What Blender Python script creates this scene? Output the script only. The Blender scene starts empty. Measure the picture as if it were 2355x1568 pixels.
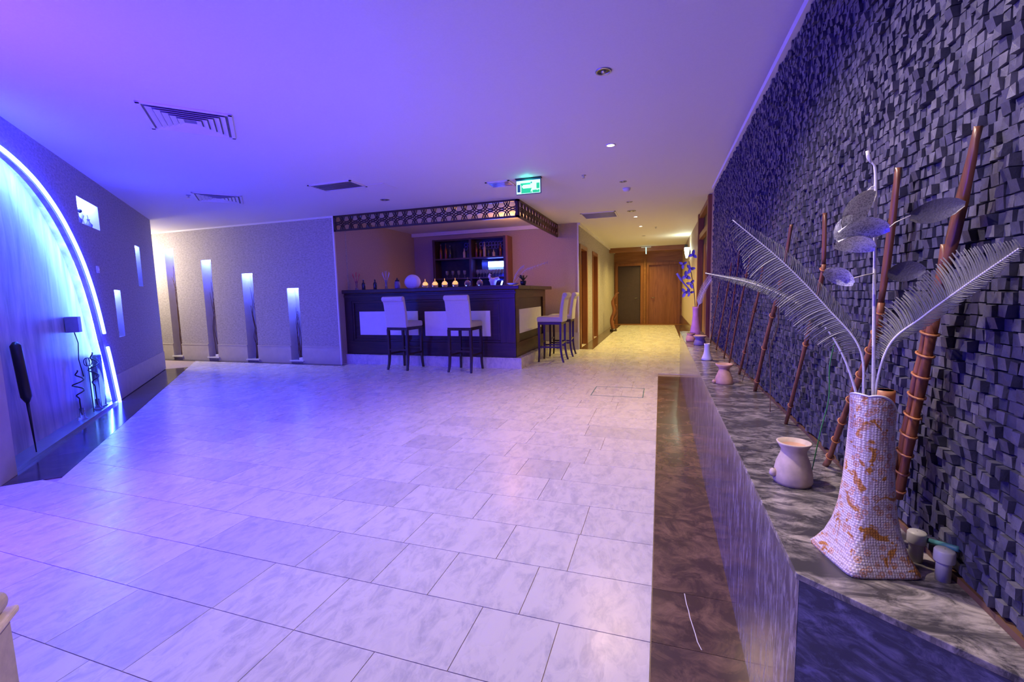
import bpy, math, random
from mathutils import Vector, Matrix
from mathutils.geometry import tessellate_polygon
random.seed(7)
PI = math.pi
S = bpy.context.scene
C = S.collection

# ------------------------------------------------------------------ camera
YAW, PIT, ROL = .32108, .10399, .023264
fw = Vector((-math.sin(YAW)*math.cos(PIT), math.cos(YAW)*math.cos(PIT), -math.sin(PIT)))
rt = Vector((math.cos(YAW), math.sin(YAW), 0))
dn = -(rt.cross(fw))
r2 = rt*math.cos(ROL)+dn*math.sin(ROL)
d2 = dn*math.cos(ROL)-rt*math.sin(ROL)
cam = bpy.data.cameras.new('camera')
cam.sensor_width = 36; cam.lens = 36*1028.3/2355; cam.clip_start = .02; cam.clip_end = 60
co = bpy.data.objects.new('camera', cam); C.objects.link(co)
co.matrix_world = Matrix(((r2.x, -d2.x, -fw.x, 0), (r2.y, -d2.y, -fw.y, 0), (r2.z, -d2.z, -fw.z, 1.25), (0, 0, 0, 1)))
S.camera = co

# ------------------------------------------------------------------ world, exposure
S.view_settings.view_transform = 'Standard'; S.view_settings.look = 'None'
S.view_settings.gamma = 1; S.view_settings.use_curve_mapping = False
S.view_settings.exposure = 0.0
w = bpy.data.worlds.new('world'); S.world = w; w.use_nodes = True
w.node_tree.nodes['Background'].inputs[0].default_value = (.35, .25, .9, 1)
w.node_tree.nodes['Background'].inputs[1].default_value = .02

# ------------------------------------------------------------------ large lights
def light(name, kind, loc, power, col, size=.1, target=None, spot=None, blend=.6, sizey=None, spread=None):
    l = bpy.data.lights.new(name, kind); l.energy = power; l.color = col
    if kind == 'AREA':
        l.size = size
        if sizey: l.shape = 'RECTANGLE'; l.size_y = sizey
        if spread: l.spread = spread
    else:
        l.shadow_soft_size = size
    if kind == 'SPOT':
        l.spot_size = spot; l.spot_blend = blend
    o = bpy.data.objects.new(name, l); C.objects.link(o); o.location = loc
    if target is not None:
        o.rotation_euler = (Vector(target)-Vector(loc)).to_track_quat('-Z', 'Y').to_euler()
    return o
WARM = (1.0, .60, .26); CORR = (1.0, .76, .20); WARM2 = (1.0, .74, .50); BLUE = (.17, .085, 1.0); CYAN = (.25, .62, 1.0)
# added unseen violet area lights filling the hall, left of and behind the camera
light('violet_fill', 'AREA', (-5.6, -.6, 1.2), 225, (.01, .004, 1.0), 1.8, (-3.4, 2.6, 2.5), sizey=1.6)
light('violet_fill_low', 'AREA', (-3.25, .72, 1.5), 125, (.10, .028, 1.0), .5, (-4.2, 7.0, 1.25), sizey=1.8)
# cool room light coming round the corner on the far left
light('hall_lamp_corner', 'AREA', (-10.9, 6.0, 2.3), 70, (1.0, .85, .70), .6, (-9.6, 6.95, 1.2))

# ------------------------------------------------------------------ materials
def newmat(name):
    m = bpy.data.materials.new(name); m.use_nodes = True
    nt = m.node_tree; b = nt.nodes['Principled BSDF']
    return m, nt, b
def N(nt, t, **k):
    n = nt.nodes.new(t)
    for a, v in k.items():
        if a in n.inputs: n.inputs[a].default_value = v
        else: setattr(n, a, v)
    return n
def ramp(nt, src, stops):
    r = nt.nodes.new('ShaderNodeValToRGB'); e = r.color_ramp.elements
    while len(e) < len(stops): e.new(.5)
    for i, (p, c) in enumerate(stops):
        e[i].position = p; e[i].color = (*c, 1) if len(c) == 3 else c
    nt.links.new(src, r.inputs[0]); return r
def bump(nt, b, h, strength, dist):
    n = N(nt, 'ShaderNodeBump'); n.inputs['Strength'].default_value = strength; n.inputs['Distance'].default_value = dist
    nt.links.new(h, n.inputs['Height']); nt.links.new(n.outputs[0], b.inputs['Normal']); return n
def coords(nt, scale=(1, 1, 1), kind='Object', rnd=0, rot=(0, 0, 0)):
    if kind == 'World':
        g = N(nt, 'ShaderNodeNewGeometry').outputs['Position']
    else:
        g = N(nt, 'ShaderNodeTexCoord').outputs[kind]
    if rnd:
        oi = N(nt, 'ShaderNodeObjectInfo'); cx = N(nt, 'ShaderNodeCombineXYZ')
        for i, f in enumerate((1, 1.7, .6)):
            mm = N(nt, 'ShaderNodeMath', operation='MULTIPLY'); mm.inputs[1].default_value = rnd*f
            nt.links.new(oi.outputs['Random'], mm.inputs[0]); nt.links.new(mm.outputs[0], cx.inputs[i])
        ad = N(nt, 'ShaderNodeVectorMath', operation='ADD'); nt.links.new(g, ad.inputs[0]); nt.links.new(cx.outputs[0], ad.inputs[1]); g = ad.outputs[0]
    mp = N(nt, 'ShaderNodeMapping'); mp.inputs['Scale'].default_value = scale; mp.inputs['Rotation'].default_value = rot
    nt.links.new(g, mp.inputs[0]); return mp.outputs[0]
def noise(nt, vec, scale, detail=4, rough=.55, dist=0):
    n = N(nt, 'ShaderNodeTexNoise'); n.inputs['Scale'].default_value = scale; n.inputs['Detail'].default_value = detail
    n.inputs['Roughness'].default_value = rough; n.inputs['Distortion'].default_value = dist
    nt.links.new(vec, n.inputs['Vector']); return n
def plain(name, col, rough=.5, metal=0, spec=None, emit=None, es=0, ns=0, nb=.2, nd=.002, var=.12):
    m, nt, b = newmat(name)
    b.inputs['Roughness'].default_value = rough; b.inputs['Metallic'].default_value = metal
    v = coords(nt); n = noise(nt, v, ns or 12, 3)
    a = tuple(c*(1-var) for c in col); d = tuple(min(1, c*(1+var)) for c in col)
    r = ramp(nt, n.outputs[0], [(.3, a), (.7, d)]); nt.links.new(r.outputs[0], b.inputs['Base Color'])
    if ns: bump(nt, b, n.outputs[0], nb, nd)
    if emit:
        b.inputs['Emission Color'].default_value = (*emit, 1); b.inputs['Emission Strength'].default_value = es
    if spec is not None: b.inputs['Specular IOR Level'].default_value = spec
    return m
def glassm(name, col, rough=.05, trans=.9, alpha=1):
    m, nt, b = newmat(name)
    b.inputs['Base Color'].default_value = (*col, 1); b.inputs['Roughness'].default_value = rough
    b.inputs['Transmission Weight'].default_value = trans; b.inputs['IOR'].default_value = 1.3
    return m
def wood(name, dark, lite, axis='Z', scale=1, rough=.4):
    m, nt, b = newmat(name)
    s = {'Z': (14, 14, 1.2), 'X': (1.2, 14, 14), 'Y': (14, 1.2, 14)}[axis]
    v = coords(nt, tuple(q*scale for q in s), rnd=5)
    n = noise(nt, v, 1.5, 6, .6, 1.2)
    r = ramp(nt, n.outputs[0], [(.3, dark), (.7, lite)]); nt.links.new(r.outputs[0], b.inputs['Base Color'])
    b.inputs['Roughness'].default_value = rough; bump(nt, b, n.outputs[0], .15, .002); return m

# white marble floor
def marble(name, base, vein, rough, rnd, sc=1.0, kind='World', stretch=(1, 1, 1), rot=(0, 0, 0), amt=.55, tint=None):
    m, nt, b = newmat(name)
    v = coords(nt, stretch, kind, rnd, rot)
    n1 = noise(nt, v, 1.6*sc, 7, .62, 1.4)
    r1 = ramp(nt, n1.outputs[0], [(.36, (0, 0, 0)), (.47, (1, 1, 1)), (.53, (1, 1, 1)), (.62, (0, 0, 0))])
    n2 = noise(nt, v, 7*sc, 8, .7, .8)
    r2_ = ramp(nt, n2.outputs[0], [(.42, (0, 0, 0)), (.62, (1, 1, 1))])
    mu = N(nt, 'ShaderNodeMath', operation='MULTIPLY'); nt.links.new(r1.outputs[0], mu.inputs[0]); nt.links.new(r2_.outputs[0], mu.inputs[1])
    sc_ = N(nt, 'ShaderNodeMath', operation='MULTIPLY'); sc_.inputs[1].default_value = amt; nt.links.new(mu.outputs[0], sc_.inputs[0])
    mix = N(nt, 'ShaderNodeMix', data_type='RGBA'); nt.links.new(sc_.outputs[0], mix.inputs[0])
    mix.inputs[7].default_value = (*vein, 1)
    oi = N(nt, 'ShaderNodeObjectInfo')
    t = tint or tuple(c*.82 for c in base)
    rb = ramp(nt, oi.outputs['Random'], [(0, t), (.35, base), (1, base)]); nt.links.new(rb.outputs[0], mix.inputs[6])
    nt.links.new(mix.outputs[2], b.inputs['Base Color'])
    n3 = noise(nt, v, 3, 3); rr = ramp(nt, n3.outputs[0], [(.2, (rough*.75,)*3), (.8, (rough*1.3,)*3)])
    nt.links.new(rr.outputs[0], b.inputs['Roughness'])
    return m
M = {}
M['floor'] = marble('white_marble', (.74, .70, .66), (.34, .34, .40), .27, 9, 1.6, stretch=(1.6, .8, 1), rot=(0, 0, .5), amt=.5)
M['grout'] = plain('grout', (.42, .33, .25), .8, ns=60)
M['brown'] = marble('brown_marble', (.075, .045, .034), (.40, .24, .14), .16, 6, 1.1, amt=.45, tint=(.085, .055, .043))
M['darkstrip'] = marble('dark_marble', (.035, .026, .028), (.16, .12, .12), .14, 6, 1.4, amt=.5)
M['ledge'] = marble('grey_marble_top', (.060, .055, .060), (.46, .41, .38), .22, 4, 1.9, stretch=(1, 1.7, 1), amt=.9, tint=(.10, .09, .09))
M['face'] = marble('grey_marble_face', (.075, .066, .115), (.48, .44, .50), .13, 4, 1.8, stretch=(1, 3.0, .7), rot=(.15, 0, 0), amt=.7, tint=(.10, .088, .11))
M['endface'] = marble('shaded_end_marble', (.038, .036, .085), (.20, .19, .32), .16, 4, 2.4, stretch=(1, 1, 2.2), rot=(0, .6, 0), amt=.9)  # face marble darkened and blued, putting the end's shade into the colour
M['ceiling'] = plain('ceiling_plaster', (.78, .76, .76), .7, ns=90, nb=.05, var=.02)
def wallpaper(name, col):
    m, nt, b = newmat(name)
    v = coords(nt, (1, 1, 2.2)); n = noise(nt, v, 22, 5, .65, .4)
    r = ramp(nt, n.outputs[0], [(.35, tuple(c*.72 for c in col)), (.65, tuple(c*1.12 for c in col))]); nt.links.new(r.outputs[0], b.inputs['Base Color'])
    b.inputs['Roughness'].default_value = .75; bump(nt, b, n.outputs[0], .45, .006); return m
M['wallpaper'] = wallpaper('embossed_wallpaper', (.44, .40, .39))
M['wall'] = plain('beige_paint', (.46, .36, .30), .7, ns=40, nb=.12, var=.06)
M['skirt'] = plain('beige_tile', (.52, .47, .42), .45, ns=10, nb=.05, var=.06)
M['trimw'] = plain('white_trim', (.75, .73, .72), .5, var=.03)
M['darkwood'] = wood('dark_wood', (.022, .012, .012), (.060, .030, .024), 'X', 1, .33)
M['darkwoodz'] = wood('dark_wood_upright', (.022, .012, .012), (.060, .030, .024), 'Z', 1, .35)
M['redwood'] = wood('red_wood', (.20, .068, .024), (.34, .13, .05), 'Z', .6, .38)
M['redwoodx'] = wood('red_wood_across', (.22, .085, .03), (.36, .15, .06), 'X', .6, .4)
M['fabric'] = plain('cream_fabric', (.62, .58, .57), .8, ns=160, nb=.2, var=.1)
M['white'] = plain('white_gloss', (.80, .78, .80), .3, var=.03)
M['panelw'] = plain('white_panel', (.86, .84, .84), .32, var=.03)
M['metal'] = plain('brushed_metal', (.5, .5, .52), .3, 1, var=.05)
M['ventgap'] = plain('vent_gap', (.22, .22, .24), .7)
M['black'] = plain('black_plastic', (.012, .012, .015), .4, var=.2)
M['stone'] = None
def stonemat():
    m, nt, b = newmat('split_slate')
    v = coords(nt, rnd=3); n = noise(nt, v, 45, 5, .7)
    oi = N(nt, 'ShaderNodeObjectInfo'); g = N(nt, 'ShaderNodeNewGeometry')
    ad = N(nt, 'ShaderNodeMath', operation='ADD'); nt.links.new(oi.outputs['Random'], ad.inputs[0]); nt.links.new(g.outputs['Random Per Island'], ad.inputs[1])
    fr = N(nt, 'ShaderNodeMath', operation='FRACT'); nt.links.new(ad.outputs[0], fr.inputs[0])
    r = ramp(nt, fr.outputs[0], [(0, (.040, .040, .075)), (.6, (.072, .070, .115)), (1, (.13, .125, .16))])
    mx = N(nt, 'ShaderNodeMix', data_type='RGBA', blend_type='MULTIPLY'); mx.inputs[0].default_value = .6
    rr = ramp(nt, n.outputs[0], [(.3, (.45, .45, .45)), (.7, (1.3, 1.3, 1.3))])
    nt.links.new(r.outputs[0], mx.inputs[6]); nt.links.new(rr.outputs[0], mx.inputs[7]); nt.links.new(mx.outputs[2], b.inputs['Base Color'])
    b.inputs['Roughness'].default_value = .42; b.inputs['Specular IOR Level'].default_value = .6
    bump(nt, b, n.outputs[0], .5, .004); return m
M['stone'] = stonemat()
M['core'] = plain('mortar_dark', (.02, .02, .026), .8)
M['cane'] = wood('red_cane', (.15, .045, .022), (.36, .13, .055), 'Z', 1.2, .4)
M['blade'] = wood('blade_wood', (.075, .024, .014), (.22, .08, .04), 'Z', 1, .35)
M['binding'] = plain('cane_binding', (.50, .20, .08), .45)
M['clay'] = plain('pale_clay', (.56, .44, .38), .6, ns=25, nb=.2, var=.18)
M['terracotta'] = plain('terracotta_clay', (.60, .34, .24), .55, ns=25, nb=.2, var=.15)
M['pinkglaze'] = plain('pink_glaze', (.60, .30, .52), .35)
M['whitebisque'] = plain('white_ceramic', (.78, .76, .80), .3, var=.03)
M['pvc'] = plain('grey_plastic', (.50, .48, .46), .45, var=.05)
def glitter():
    m, nt, b = newmat('silver_glitter')
    v = coords(nt); vo = N(nt, 'ShaderNodeTexVoronoi'); vo.inputs['Scale'].default_value = 420; nt.links.new(v, vo.inputs['Vector'])
    r = ramp(nt, vo.outputs['Color'], [(.25, (.55, .54, .57)), (.5, (1, 1, 1))]); nt.links.new(r.outputs[0], b.inputs['Base Color'])
    b.inputs['Metallic'].default_value = 0; b.inputs['Roughness'].default_value = .25; b.inputs['Specular IOR Level'].default_value = .9
    bump(nt, b, vo.outputs['Color'], 1.0, .0018); return m
M['glitter'] = glitter()
M['silverstem'] = plain('silver_stem', (.85, .82, .83), .4, 0, ns=200, nb=.2)
M['petalgrey'] = plain('smoke_petal', (.16, .15, .17), .5, 0, ns=300, nb=.5)
def beads():
    m, nt, b = newmat('beaded_mosaic')
    v = coords(nt); vo = N(nt, 'ShaderNodeTexVoronoi'); vo.inputs['Scale'].default_value = 190; vo.inputs['Randomness'].default_value = .25; nt.links.new(v, vo.inputs['Vector'])
    rim = ramp(nt, vo.outputs['Distance'], [(.0, (1, 1, 1)), (.62, (0, 0, 0))])
    bump(nt, b, rim.outputs[0], .6, .002)
    vf = N(nt, 'ShaderNodeTexVoronoi'); vf.inputs['Scale'].default_value = 60; nt.links.new(v, vf.inputs['Vector'])
    ring = ramp(nt, vf.outputs['Distance'], [(.0, (.75, .5, .4)), (.14, (.7, .3, .12)), (.24, (.8, .68, .66)), (.36, (.72, .34, .18)), (.46, (.80, .70, .70))])
    n = noise(nt, v, 15, 3, .6, .6)
    msk = ramp(nt, n.outputs[0], [(.40, (0, 0, 0)), (.46, (1, 1, 1))])
    mx = N(nt, 'ShaderNodeMix', data_type='RGBA'); mx.inputs[6].default_value = (.78, .66, .66, 1)
    nt.links.new(msk.outputs[0], mx.inputs[0]); nt.links.new(ring.outputs[0], mx.inputs[7])
    n2 = noise(nt, v, 22, 3, .6, 1); m2 = ramp(nt, n2.outputs[0], [(.58, (0, 0, 0)), (.62, (1, 1, 1))])
    mx2 = N(nt, 'ShaderNodeMix', data_type='RGBA'); mx2.inputs[7].default_value = (.62, .27, .05, 1)
    nt.links.new(m2.outputs[0], mx2.inputs[0]); nt.links.new(mx.outputs[2], mx2.inputs[6])
    mx3 = N(nt, 'ShaderNodeMix', data_type='RGBA', blend_type='MULTIPLY'); mx3.inputs[0].default_value = .7
    gap = ramp(nt, vo.outputs['Distance'], [(.45, (1, 1, 1)), (.75, (.35, .22, .2))])
    nt.links.new(mx2.outputs[2], mx3.inputs[6]); nt.links.new(gap.outputs[0], mx3.inputs[7])
    nt.links.new(mx3.outputs[2], b.inputs['Base Color']); b.inputs['Roughness'].default_value = .35; return m
M['beads'] = beads()
def emis(name, col, s):
    m, nt, b = newmat(name); b.inputs['Base Color'].default_value = (.1, .1, .1, 1)
    b.inputs['Emission Color'].default_value = (*col, 1); b.inputs['Emission Strength'].default_value = s; return m
M['led'] = emis('led_tube_light', (.012, .022, 1.0), 110)
M['ledhid'] = emis('led_strip_light', (.12, .33, 1.0), 140)
M['lednat'] = emis('niche_led_light', (.05, .085, 1.0), 110)
M['lampw'] = emis('warm_lamp', (1, .82, .55), 30)
M['sconce'] = emis('sconce_lamp', (.95, 1, .8), 14)
M['mirror_image'] = emis('niche_reflection_glow', (.22, .38, 1.0), 1.6)  # glow of the painted niche reflection in the bar cabinet
M['recess'] = None
def recessmat():
    m, nt, b = newmat('streaked_plaster')
    v = coords(nt, (3, 3, .5)); n = noise(nt, v, 2.2, 5, .6, .6)
    r = ramp(nt, n.outputs[0], [(.32, (.20, .17, .22)), (.55, (.42, .34, .40)), (.72, (.62, .50, .52))]); nt.links.new(r.outputs[0], b.inputs['Base Color'])
    b.inputs['Roughness'].default_value = .45; return m
M['recess'] = recessmat()
M['exitg'] = emis('exit_green', (.0, .62, .22), 1.0)
M['exitw'] = emis('exit_white', (.62, 1.0, .86), 1.3)
M['exitd'] = plain('exit_dark', (.05, .18, .2), .5)
M['amber'] = plain('amber_glass', (.75, .36, .12), .15, emit=(1, .42, .10), es=1.6)
M['glass'] = glassm('clear_glass', (.85, .88, .95))
M['dglass'] = plain('dark_bottle_glass', (.02, .025, .05), .08)
M['reed'] = plain('pale_reed', (.55, .5, .6), .6)
M['redreed'] = plain('red_reed', (.5, .08, .10), .6)
M['blueflower'] = plain('blue_petal', (.16, .14, .50), .5)
M['leaf'] = plain('dark_leaf', (.015, .035, .02), .5)
M['green'] = plain('green_wire', (.05, .30, .08), .4)
M['twig'] = plain('brown_twig', (.14, .07, .04), .6)
M['beige'] = plain('beige_leather', (.40, .32, .30), .5, ns=40, nb=.1)
M['redbottle'] = plain('red_bottle', (.14, .03, .02), .2)
M['creamlabel'] = plain('cream_bottle', (.45, .36, .30), .3)
M['greydoor'] = plain('dark_grey_door', (.065, .040, .048), .45, var=.1)
M['ceramicblue'] = plain('blue_grey_ceramic', (.22, .19, .34), .3)

# ------------------------------------------------------------------ mesh builder
class MB:
    def __init__(s): s.v = []; s.f = []
    def add(s, vs, fs):
        k = len(s.v); s.v += [tuple(a) for a in vs]; s.f += [tuple(i+k for i in f) for f in fs]; return s
    def box(s, x0, x1, y0, y1, z0, z1, m=None):
        vs = [Vector(p) for p in ((x0, y0, z0), (x1, y0, z0), (x1, y1, z0), (x0, y1, z0), (x0, y0, z1), (x1, y0, z1), (x1, y1, z1), (x0, y1, z1))]
        if m is not None: vs = [m @ a for a in vs]
        return s.add(vs, [(3, 2, 1, 0), (4, 5, 6, 7), (0, 1, 5, 4), (1, 2, 6, 5), (2, 3, 7, 6), (3, 0, 4, 7)])
    def tube(s, pts, rad, n=8, cap=True):
        pts = [Vector(p) for p in pts]; m = len(pts)
        if not hasattr(rad, '__len__'): rad = [rad]*m
        up = None; vs = []; fs = []
        for i, p in enumerate(pts):
            t = (pts[min(i+1, m-1)]-pts[max(i-1, 0)]).normalized()
            if up is None:
                up = Vector((0, 0, 1)) if abs(t.z) < .9 else Vector((1, 0, 0))
            a = (up - t*up.dot(t)).normalized(); up = a; b = t.cross(a)
            for k in range(n):
                q = 2*PI*k/n; vs.append(p+(a*math.cos(q)+b*math.sin(q))*rad[i])
        for i in range(m-1):
            for k in range(n):
                fs.append((i*n+k, i*n+(k+1) % n, (i+1)*n+(k+1) % n, (i+1)*n+k))
        if cap: fs.append(tuple(range(n))[::-1]); fs.append(tuple((m-1)*n+k for k in range(n)))
        return s.add(vs, fs)
    def lathe(s, prof, c=(0, 0, 0), n=20, cap0=True, cap1=False):
        vs = []; fs = []; m = len(prof)
        for r, z in prof:
            for k in range(n):
                q = 2*PI*k/n; vs.append((c[0]+r*math.cos(q), c[1]+r*math.sin(q), c[2]+z))
        for i in range(m-1):
            for k in range(n): fs.append((i*n+k, i*n+(k+1) % n, (i+1)*n+(k+1) % n, (i+1)*n+k))
        if cap0: fs.append(tuple(range(n))[::-1])
        if cap1: fs.append(tuple((m-1)*n+k for k in range(n)))
        return s.add(vs, fs)
    def poly(s, outer, holes, fn):
        # planar polygon with holes; fn maps 2d to 3d
        loops = [[Vector((a, b, 0)) for a, b in outer]]+[[Vector((a, b, 0)) for a, b in h] for h in holes]
        tris = tessellate_polygon(loops); flat = [p for l in loops for p in l]
        return s.add([fn(p.x, p.y) for p in flat], [tuple(t) for t in tris])
    def mesh(s, name, mt, smooth=False):
        me = bpy.data.meshes.new(name); me.from_pydata(s.v, [], s.f); me.update()
        me.materials.append(M[mt] if isinstance(mt, str) else mt)
        if smooth:
            me.polygons.foreach_set('use_smooth', [True]*len(me.polygons))
        return me
    def build(s, name, mt, parent=None, smooth=False, bevel=0, loc=(0, 0, 0), rot=(0, 0, 0), seg=2):
        o = bpy.data.objects.new(name, s.mesh(name, mt, smooth)); C.objects.link(o)
        o.parent = parent; o.location = loc; o.rotation_euler = rot
        if bevel:
            b = o.modifiers.new('bevel', 'BEVEL'); b.width = bevel; b.segments = seg; b.limit_method = 'ANGLE'
        return o
def tag(o, label=None, cat=None, group=None, kind=None):
    if label: o['label'] = label
    if cat: o['category'] = cat
    if group: o['group'] = group
    if kind: o['kind'] = kind
    return o
def thing(name, label, cat, loc=(0, 0, 0), rz=0, group=None):
    o = bpy.data.objects.new(name, None); C.objects.link(o); o.location = loc; o.rotation_euler = (0, 0, rz); o.empty_display_size = .1
    return tag(o, label, cat, group)
def struct(o): o['kind'] = 'structure'; return o
def dup(o, loc=None, rz=None, parent=None):
    c = o.copy(); C.objects.link(c); c.parent = parent
    if loc is not None: c.location = loc
    if rz is not None: c.rotation_euler = (0, 0, rz)
    for ch in list(o.children): dup(ch, parent=c)
    return c
def cr(pts, n=6):
    P = [Vector(p) for p in pts]; P = [2*P[0]-P[1]]+P+[2*P[-1]-P[-2]]; out = []
    for i in range(1, len(P)-2):
        for k in range(n):
            t = k/n; a, b, c, d = P[i-1:i+3]
            out.append(.5*((2*b)+(-a+c)*t+(2*a-5*b+4*c-d)*t*t+(-a+3*b-3*c+d)*t**3))
    out.append(P[-2]); return out
CH = 2.75

# ================================================================== floor
DN = Vector((.681, .732, 0)); DD = Vector((.732, -.681, 0)); DOFF = -1.74
DROT = math.atan2(-.681, .732)
floor = struct(MB().box(-14, 3, -4, 20, -.12, -.006).build('floor', 'grout'))
def clip(poly, a, b, c):   # keep a*x+b*y<=c
    out = []
    for i in range(len(poly)):
        p, q = poly[i], poly[(i+1) % len(poly)]
        dp, dq = a*p[0]+b*p[1]-c, a*q[0]+b*q[1]-c
        if dp <= 0: out.append(p)
        if dp*dq < 0:
            t = dp/(dp-dq); out.append((p[0]+(q[0]-p[0])*t, p[1]+(q[1]-p[1])*t))
    return out
known = {-1: [-.10, -.62, -1.02, -1.45, -1.9, -2.3], 0: [-.36, -.949, -1.31, -1.734, -2.16], 1: [-.352, -.665, -1.31, -1.73, -2.25, -2.85],
         2: [-.515, -.92, -1.2, -1.62, -2.25, -2.7], 3: [-.387, -.73, -1.235, -1.545, -1.85, -2.45], 4: [-.38, -.99, -1.51, -1.95, -2.4], 5: [-.7, -1.25, -1.6, -2.2]}
Y0, RP = .905, .3235
farb = MB(); ntile = 0
def strip_off(x, y): return .681*x+.732*y
rows = range(-3, 59)
for r in rows:
    y0 = Y0+r*RP; y1 = y0+RP
    xs = [-.02] if y0 < 6.84 else [.75]
    if y0 < 6.84: xs += known.get(r, [])
    lim = -12.5 if y0 < 7.2 else (-2.2 if y0 < 9.9 else -1.7)
    while xs[-1] > lim: xs.append(xs[-1]-random.choice((.32, .42, .5, .6, .62)))
    for i in range(len(xs)-1):
        g = .0016
        p = [(xs[i+1]+g, y0+g), (xs[i]-g, y0+g), (xs[i]-g, y1-g), (xs[i+1]+g, y1-g)]
        # keep room side of the dark strip along the diagonal wall
        cxm = (xs[i]+xs[i+1])/2
        if cxm < -4.2 or strip_off(cxm, y0) < -1.0:
            if cxm*.732-y0*.681 < -4.2: p = clip(p, -.681, -.732, 1.385)
        if len(p) < 3: continue
        k = len(p); vs = [(a, b, 0) for a, b in p]+[(a, b, -.006) for a, b in p]
        fs = [tuple(range(k))]+[(j, j+k, (j+1) % k+k, (j+1) % k) for j in range(k)]
        near = (-.9 < y0 < 4.1) and xs[i+1] > -5.6 and ntile < 235 and (xs[i] > -1.15*y1-2.6)
        if near:
            me = MB(); me.add(vs, fs); me.build('floor_tile', 'floor', floor); ntile += 1
        else:
            farb.add(vs, fs)
tag(farb.build('distant_floor_tiles', 'floor', floor), kind='stuff')
# brown marble strip beside the ledge
sj = [-1.2, -.6, 0, .62, .93, 1.24, 1.555, 1.86, 2.5, 3.12, 3.74, 4.36, 4.98, 5.6, 6.22, 6.84]
for a, b in zip(sj[:-1], sj[1:]):
    o = MB().box(-.018, .30, a+.001, b-.001, -.006, .001).build('border_slab', 'brown', floor)
    if abs(a-1.555) < .01:
        pass
vein = MB()
vp = [(.108, 1.862), (.112, 1.80), (.118, 1.76), (.121, 1.72), (.126, 1.69), (.134, 1.64), (.139, 1.60), (.150, 1.565)]
for i in range(len(vp)-1):
    (a, b), (c, d) = vp[i], vp[i+1]
    vein.add([(a-.0016, b, .0014), (a+.0016, b, .0014), (c+.0016, d, .0014), (c-.0016, d, .0014)], [(0, 1, 2, 3)])
vein.build('white_vein', 'white', floor)
# dark strip along the diagonal wall (local frame t, depth, z)
frame_kw = dict(loc=tuple(DN*DOFF), rot=(0, 0, DROT))
for k in range(9):
    a = -10.46+k*.68; b = min(a+.678, -4.357)
    MB().box(a, b, -.2, .352, -.006, .0012).build('border_slab', 'darkstrip', floor, **frame_kw)
# corridor borders
for x0, x1, y0 in ((-1.70, -1.40, 9.85), (.50, .75, 9.6)):
    for k in range(6):
        MB().box(x0, x1, y0+k*1.35, y0+k*1.35+1.345, -.006, .0015).build('border_slab', 'brown', floor)
MB().box(-1.7, .75, 17.3, 17.8, -.004, .012).build('door_threshold', 'redwoodx', floor)
MB().box(-10.5, -5.6, 6.80, 6.955, -.004, .0015).build('border_slab', 'darkstrip', floor)
# floor hatch
h = struct(MB().box(-.80, -.18, 5.39, 5.40, 0, .0015).box(-.80, -.18, 5.925, 5.935, 0, .0015).box(-.80, -.79, 5.40, 5.925, 0, .0015).box(-.19, -.18, 5.40, 5.925, 0, .0015).build('trim_1', 'exitd'))

# ================================================================== ceiling
ceil = struct(MB().box(-14, 3, -4, 20, CH, CH+.1).build('ceiling', 'ceiling'))

# ================================================================== walls
def vwall(name, x0, x1, y0, y1, mt, z0=0, z1=CH):
    return struct(MB().box(x0, x1, y0, y1, z0, z1).build(name, mt))
# diagonal wall with arch recess and niches
arch = [(-7.305, 0), (-7.226, .267), (-7.12, .6), (-7.036, .80), (-6.922, 1.118), (-6.77, 1.43), (-6.563, 1.718), (-6.328, 1.945), (-6.059, 2.142), (-5.727, 2.305), (-5.419, 2.40), (-5.079, 2.46), (-4.75, 2.48), (-4.60, 2.48)]
ac = [(p.x, p.z) for p in cr([(a, 0, b) for a, b in arch], 3)]
outer = [(-10.46, 0)]+ac+[(-4.6, 0), (-4.36, 0), (-4.36, CH), (-10.46, CH)]
nd = [(-7.44, -6.72, 2.155, 2.44, .20), (-9.41, -9.12, 1.515, 2.155, .16), (-8.03, -7.74, .80, 1.43, .16)]
holes = [[(a, c), (b, c), (b, d), (a, d)] for a, b, c, d, e in nd]
wl = MB(); wl.poly(outer, holes, lambda a, b: (a, 0, b))
wl.add([(-4.36, 0, 0), (-4.36, -.5, 0), (-4.36, -.5, CH), (-4.36, 0, CH)], [(0, 1, 2, 3)])
wl.add([(-10.46, 0, 0), (-10.46, -.5, 0), (-10.46, -.5, CH), (-10.46, 0, CH)], [(3, 2, 1, 0)])
wl.box(-10.46, -4.36, -.55, -.5, 0, CH)
wall_left = struct(wl.build('wall_left', 'wallpaper', **frame_kw))
for a, b, c, d, e in nd:
    n_ = MB(); q = [(a, 0, c), (b, 0, c), (b, 0, d), (a, 0, d), (a, -e, c), (b, -e, c), (b, -e, d), (a, -e, d)]
    n_.add(q, [(4, 5, 6, 7), (0, 1, 5, 4), (1, 2, 6, 5), (2, 3, 7, 6), (3, 0, 4, 7)])
    n_.build('niche_lining', 'skirt', wall_left)
    MB().box(a+.01, b-.01, -e+.03, -.02, d-.022, d-.003).build('niche_lamp', 'lednat', wall_left)
rv = MB()
rdep = .16
def off(a, b, d):   # point moved outward from the arch centre
    q = Vector((a+4.75, b*1.0+.0)); l = max(q.length, .01); return (a+q.x/l*d, b+(q.y/l*d if b > .02 else 0))
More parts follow.
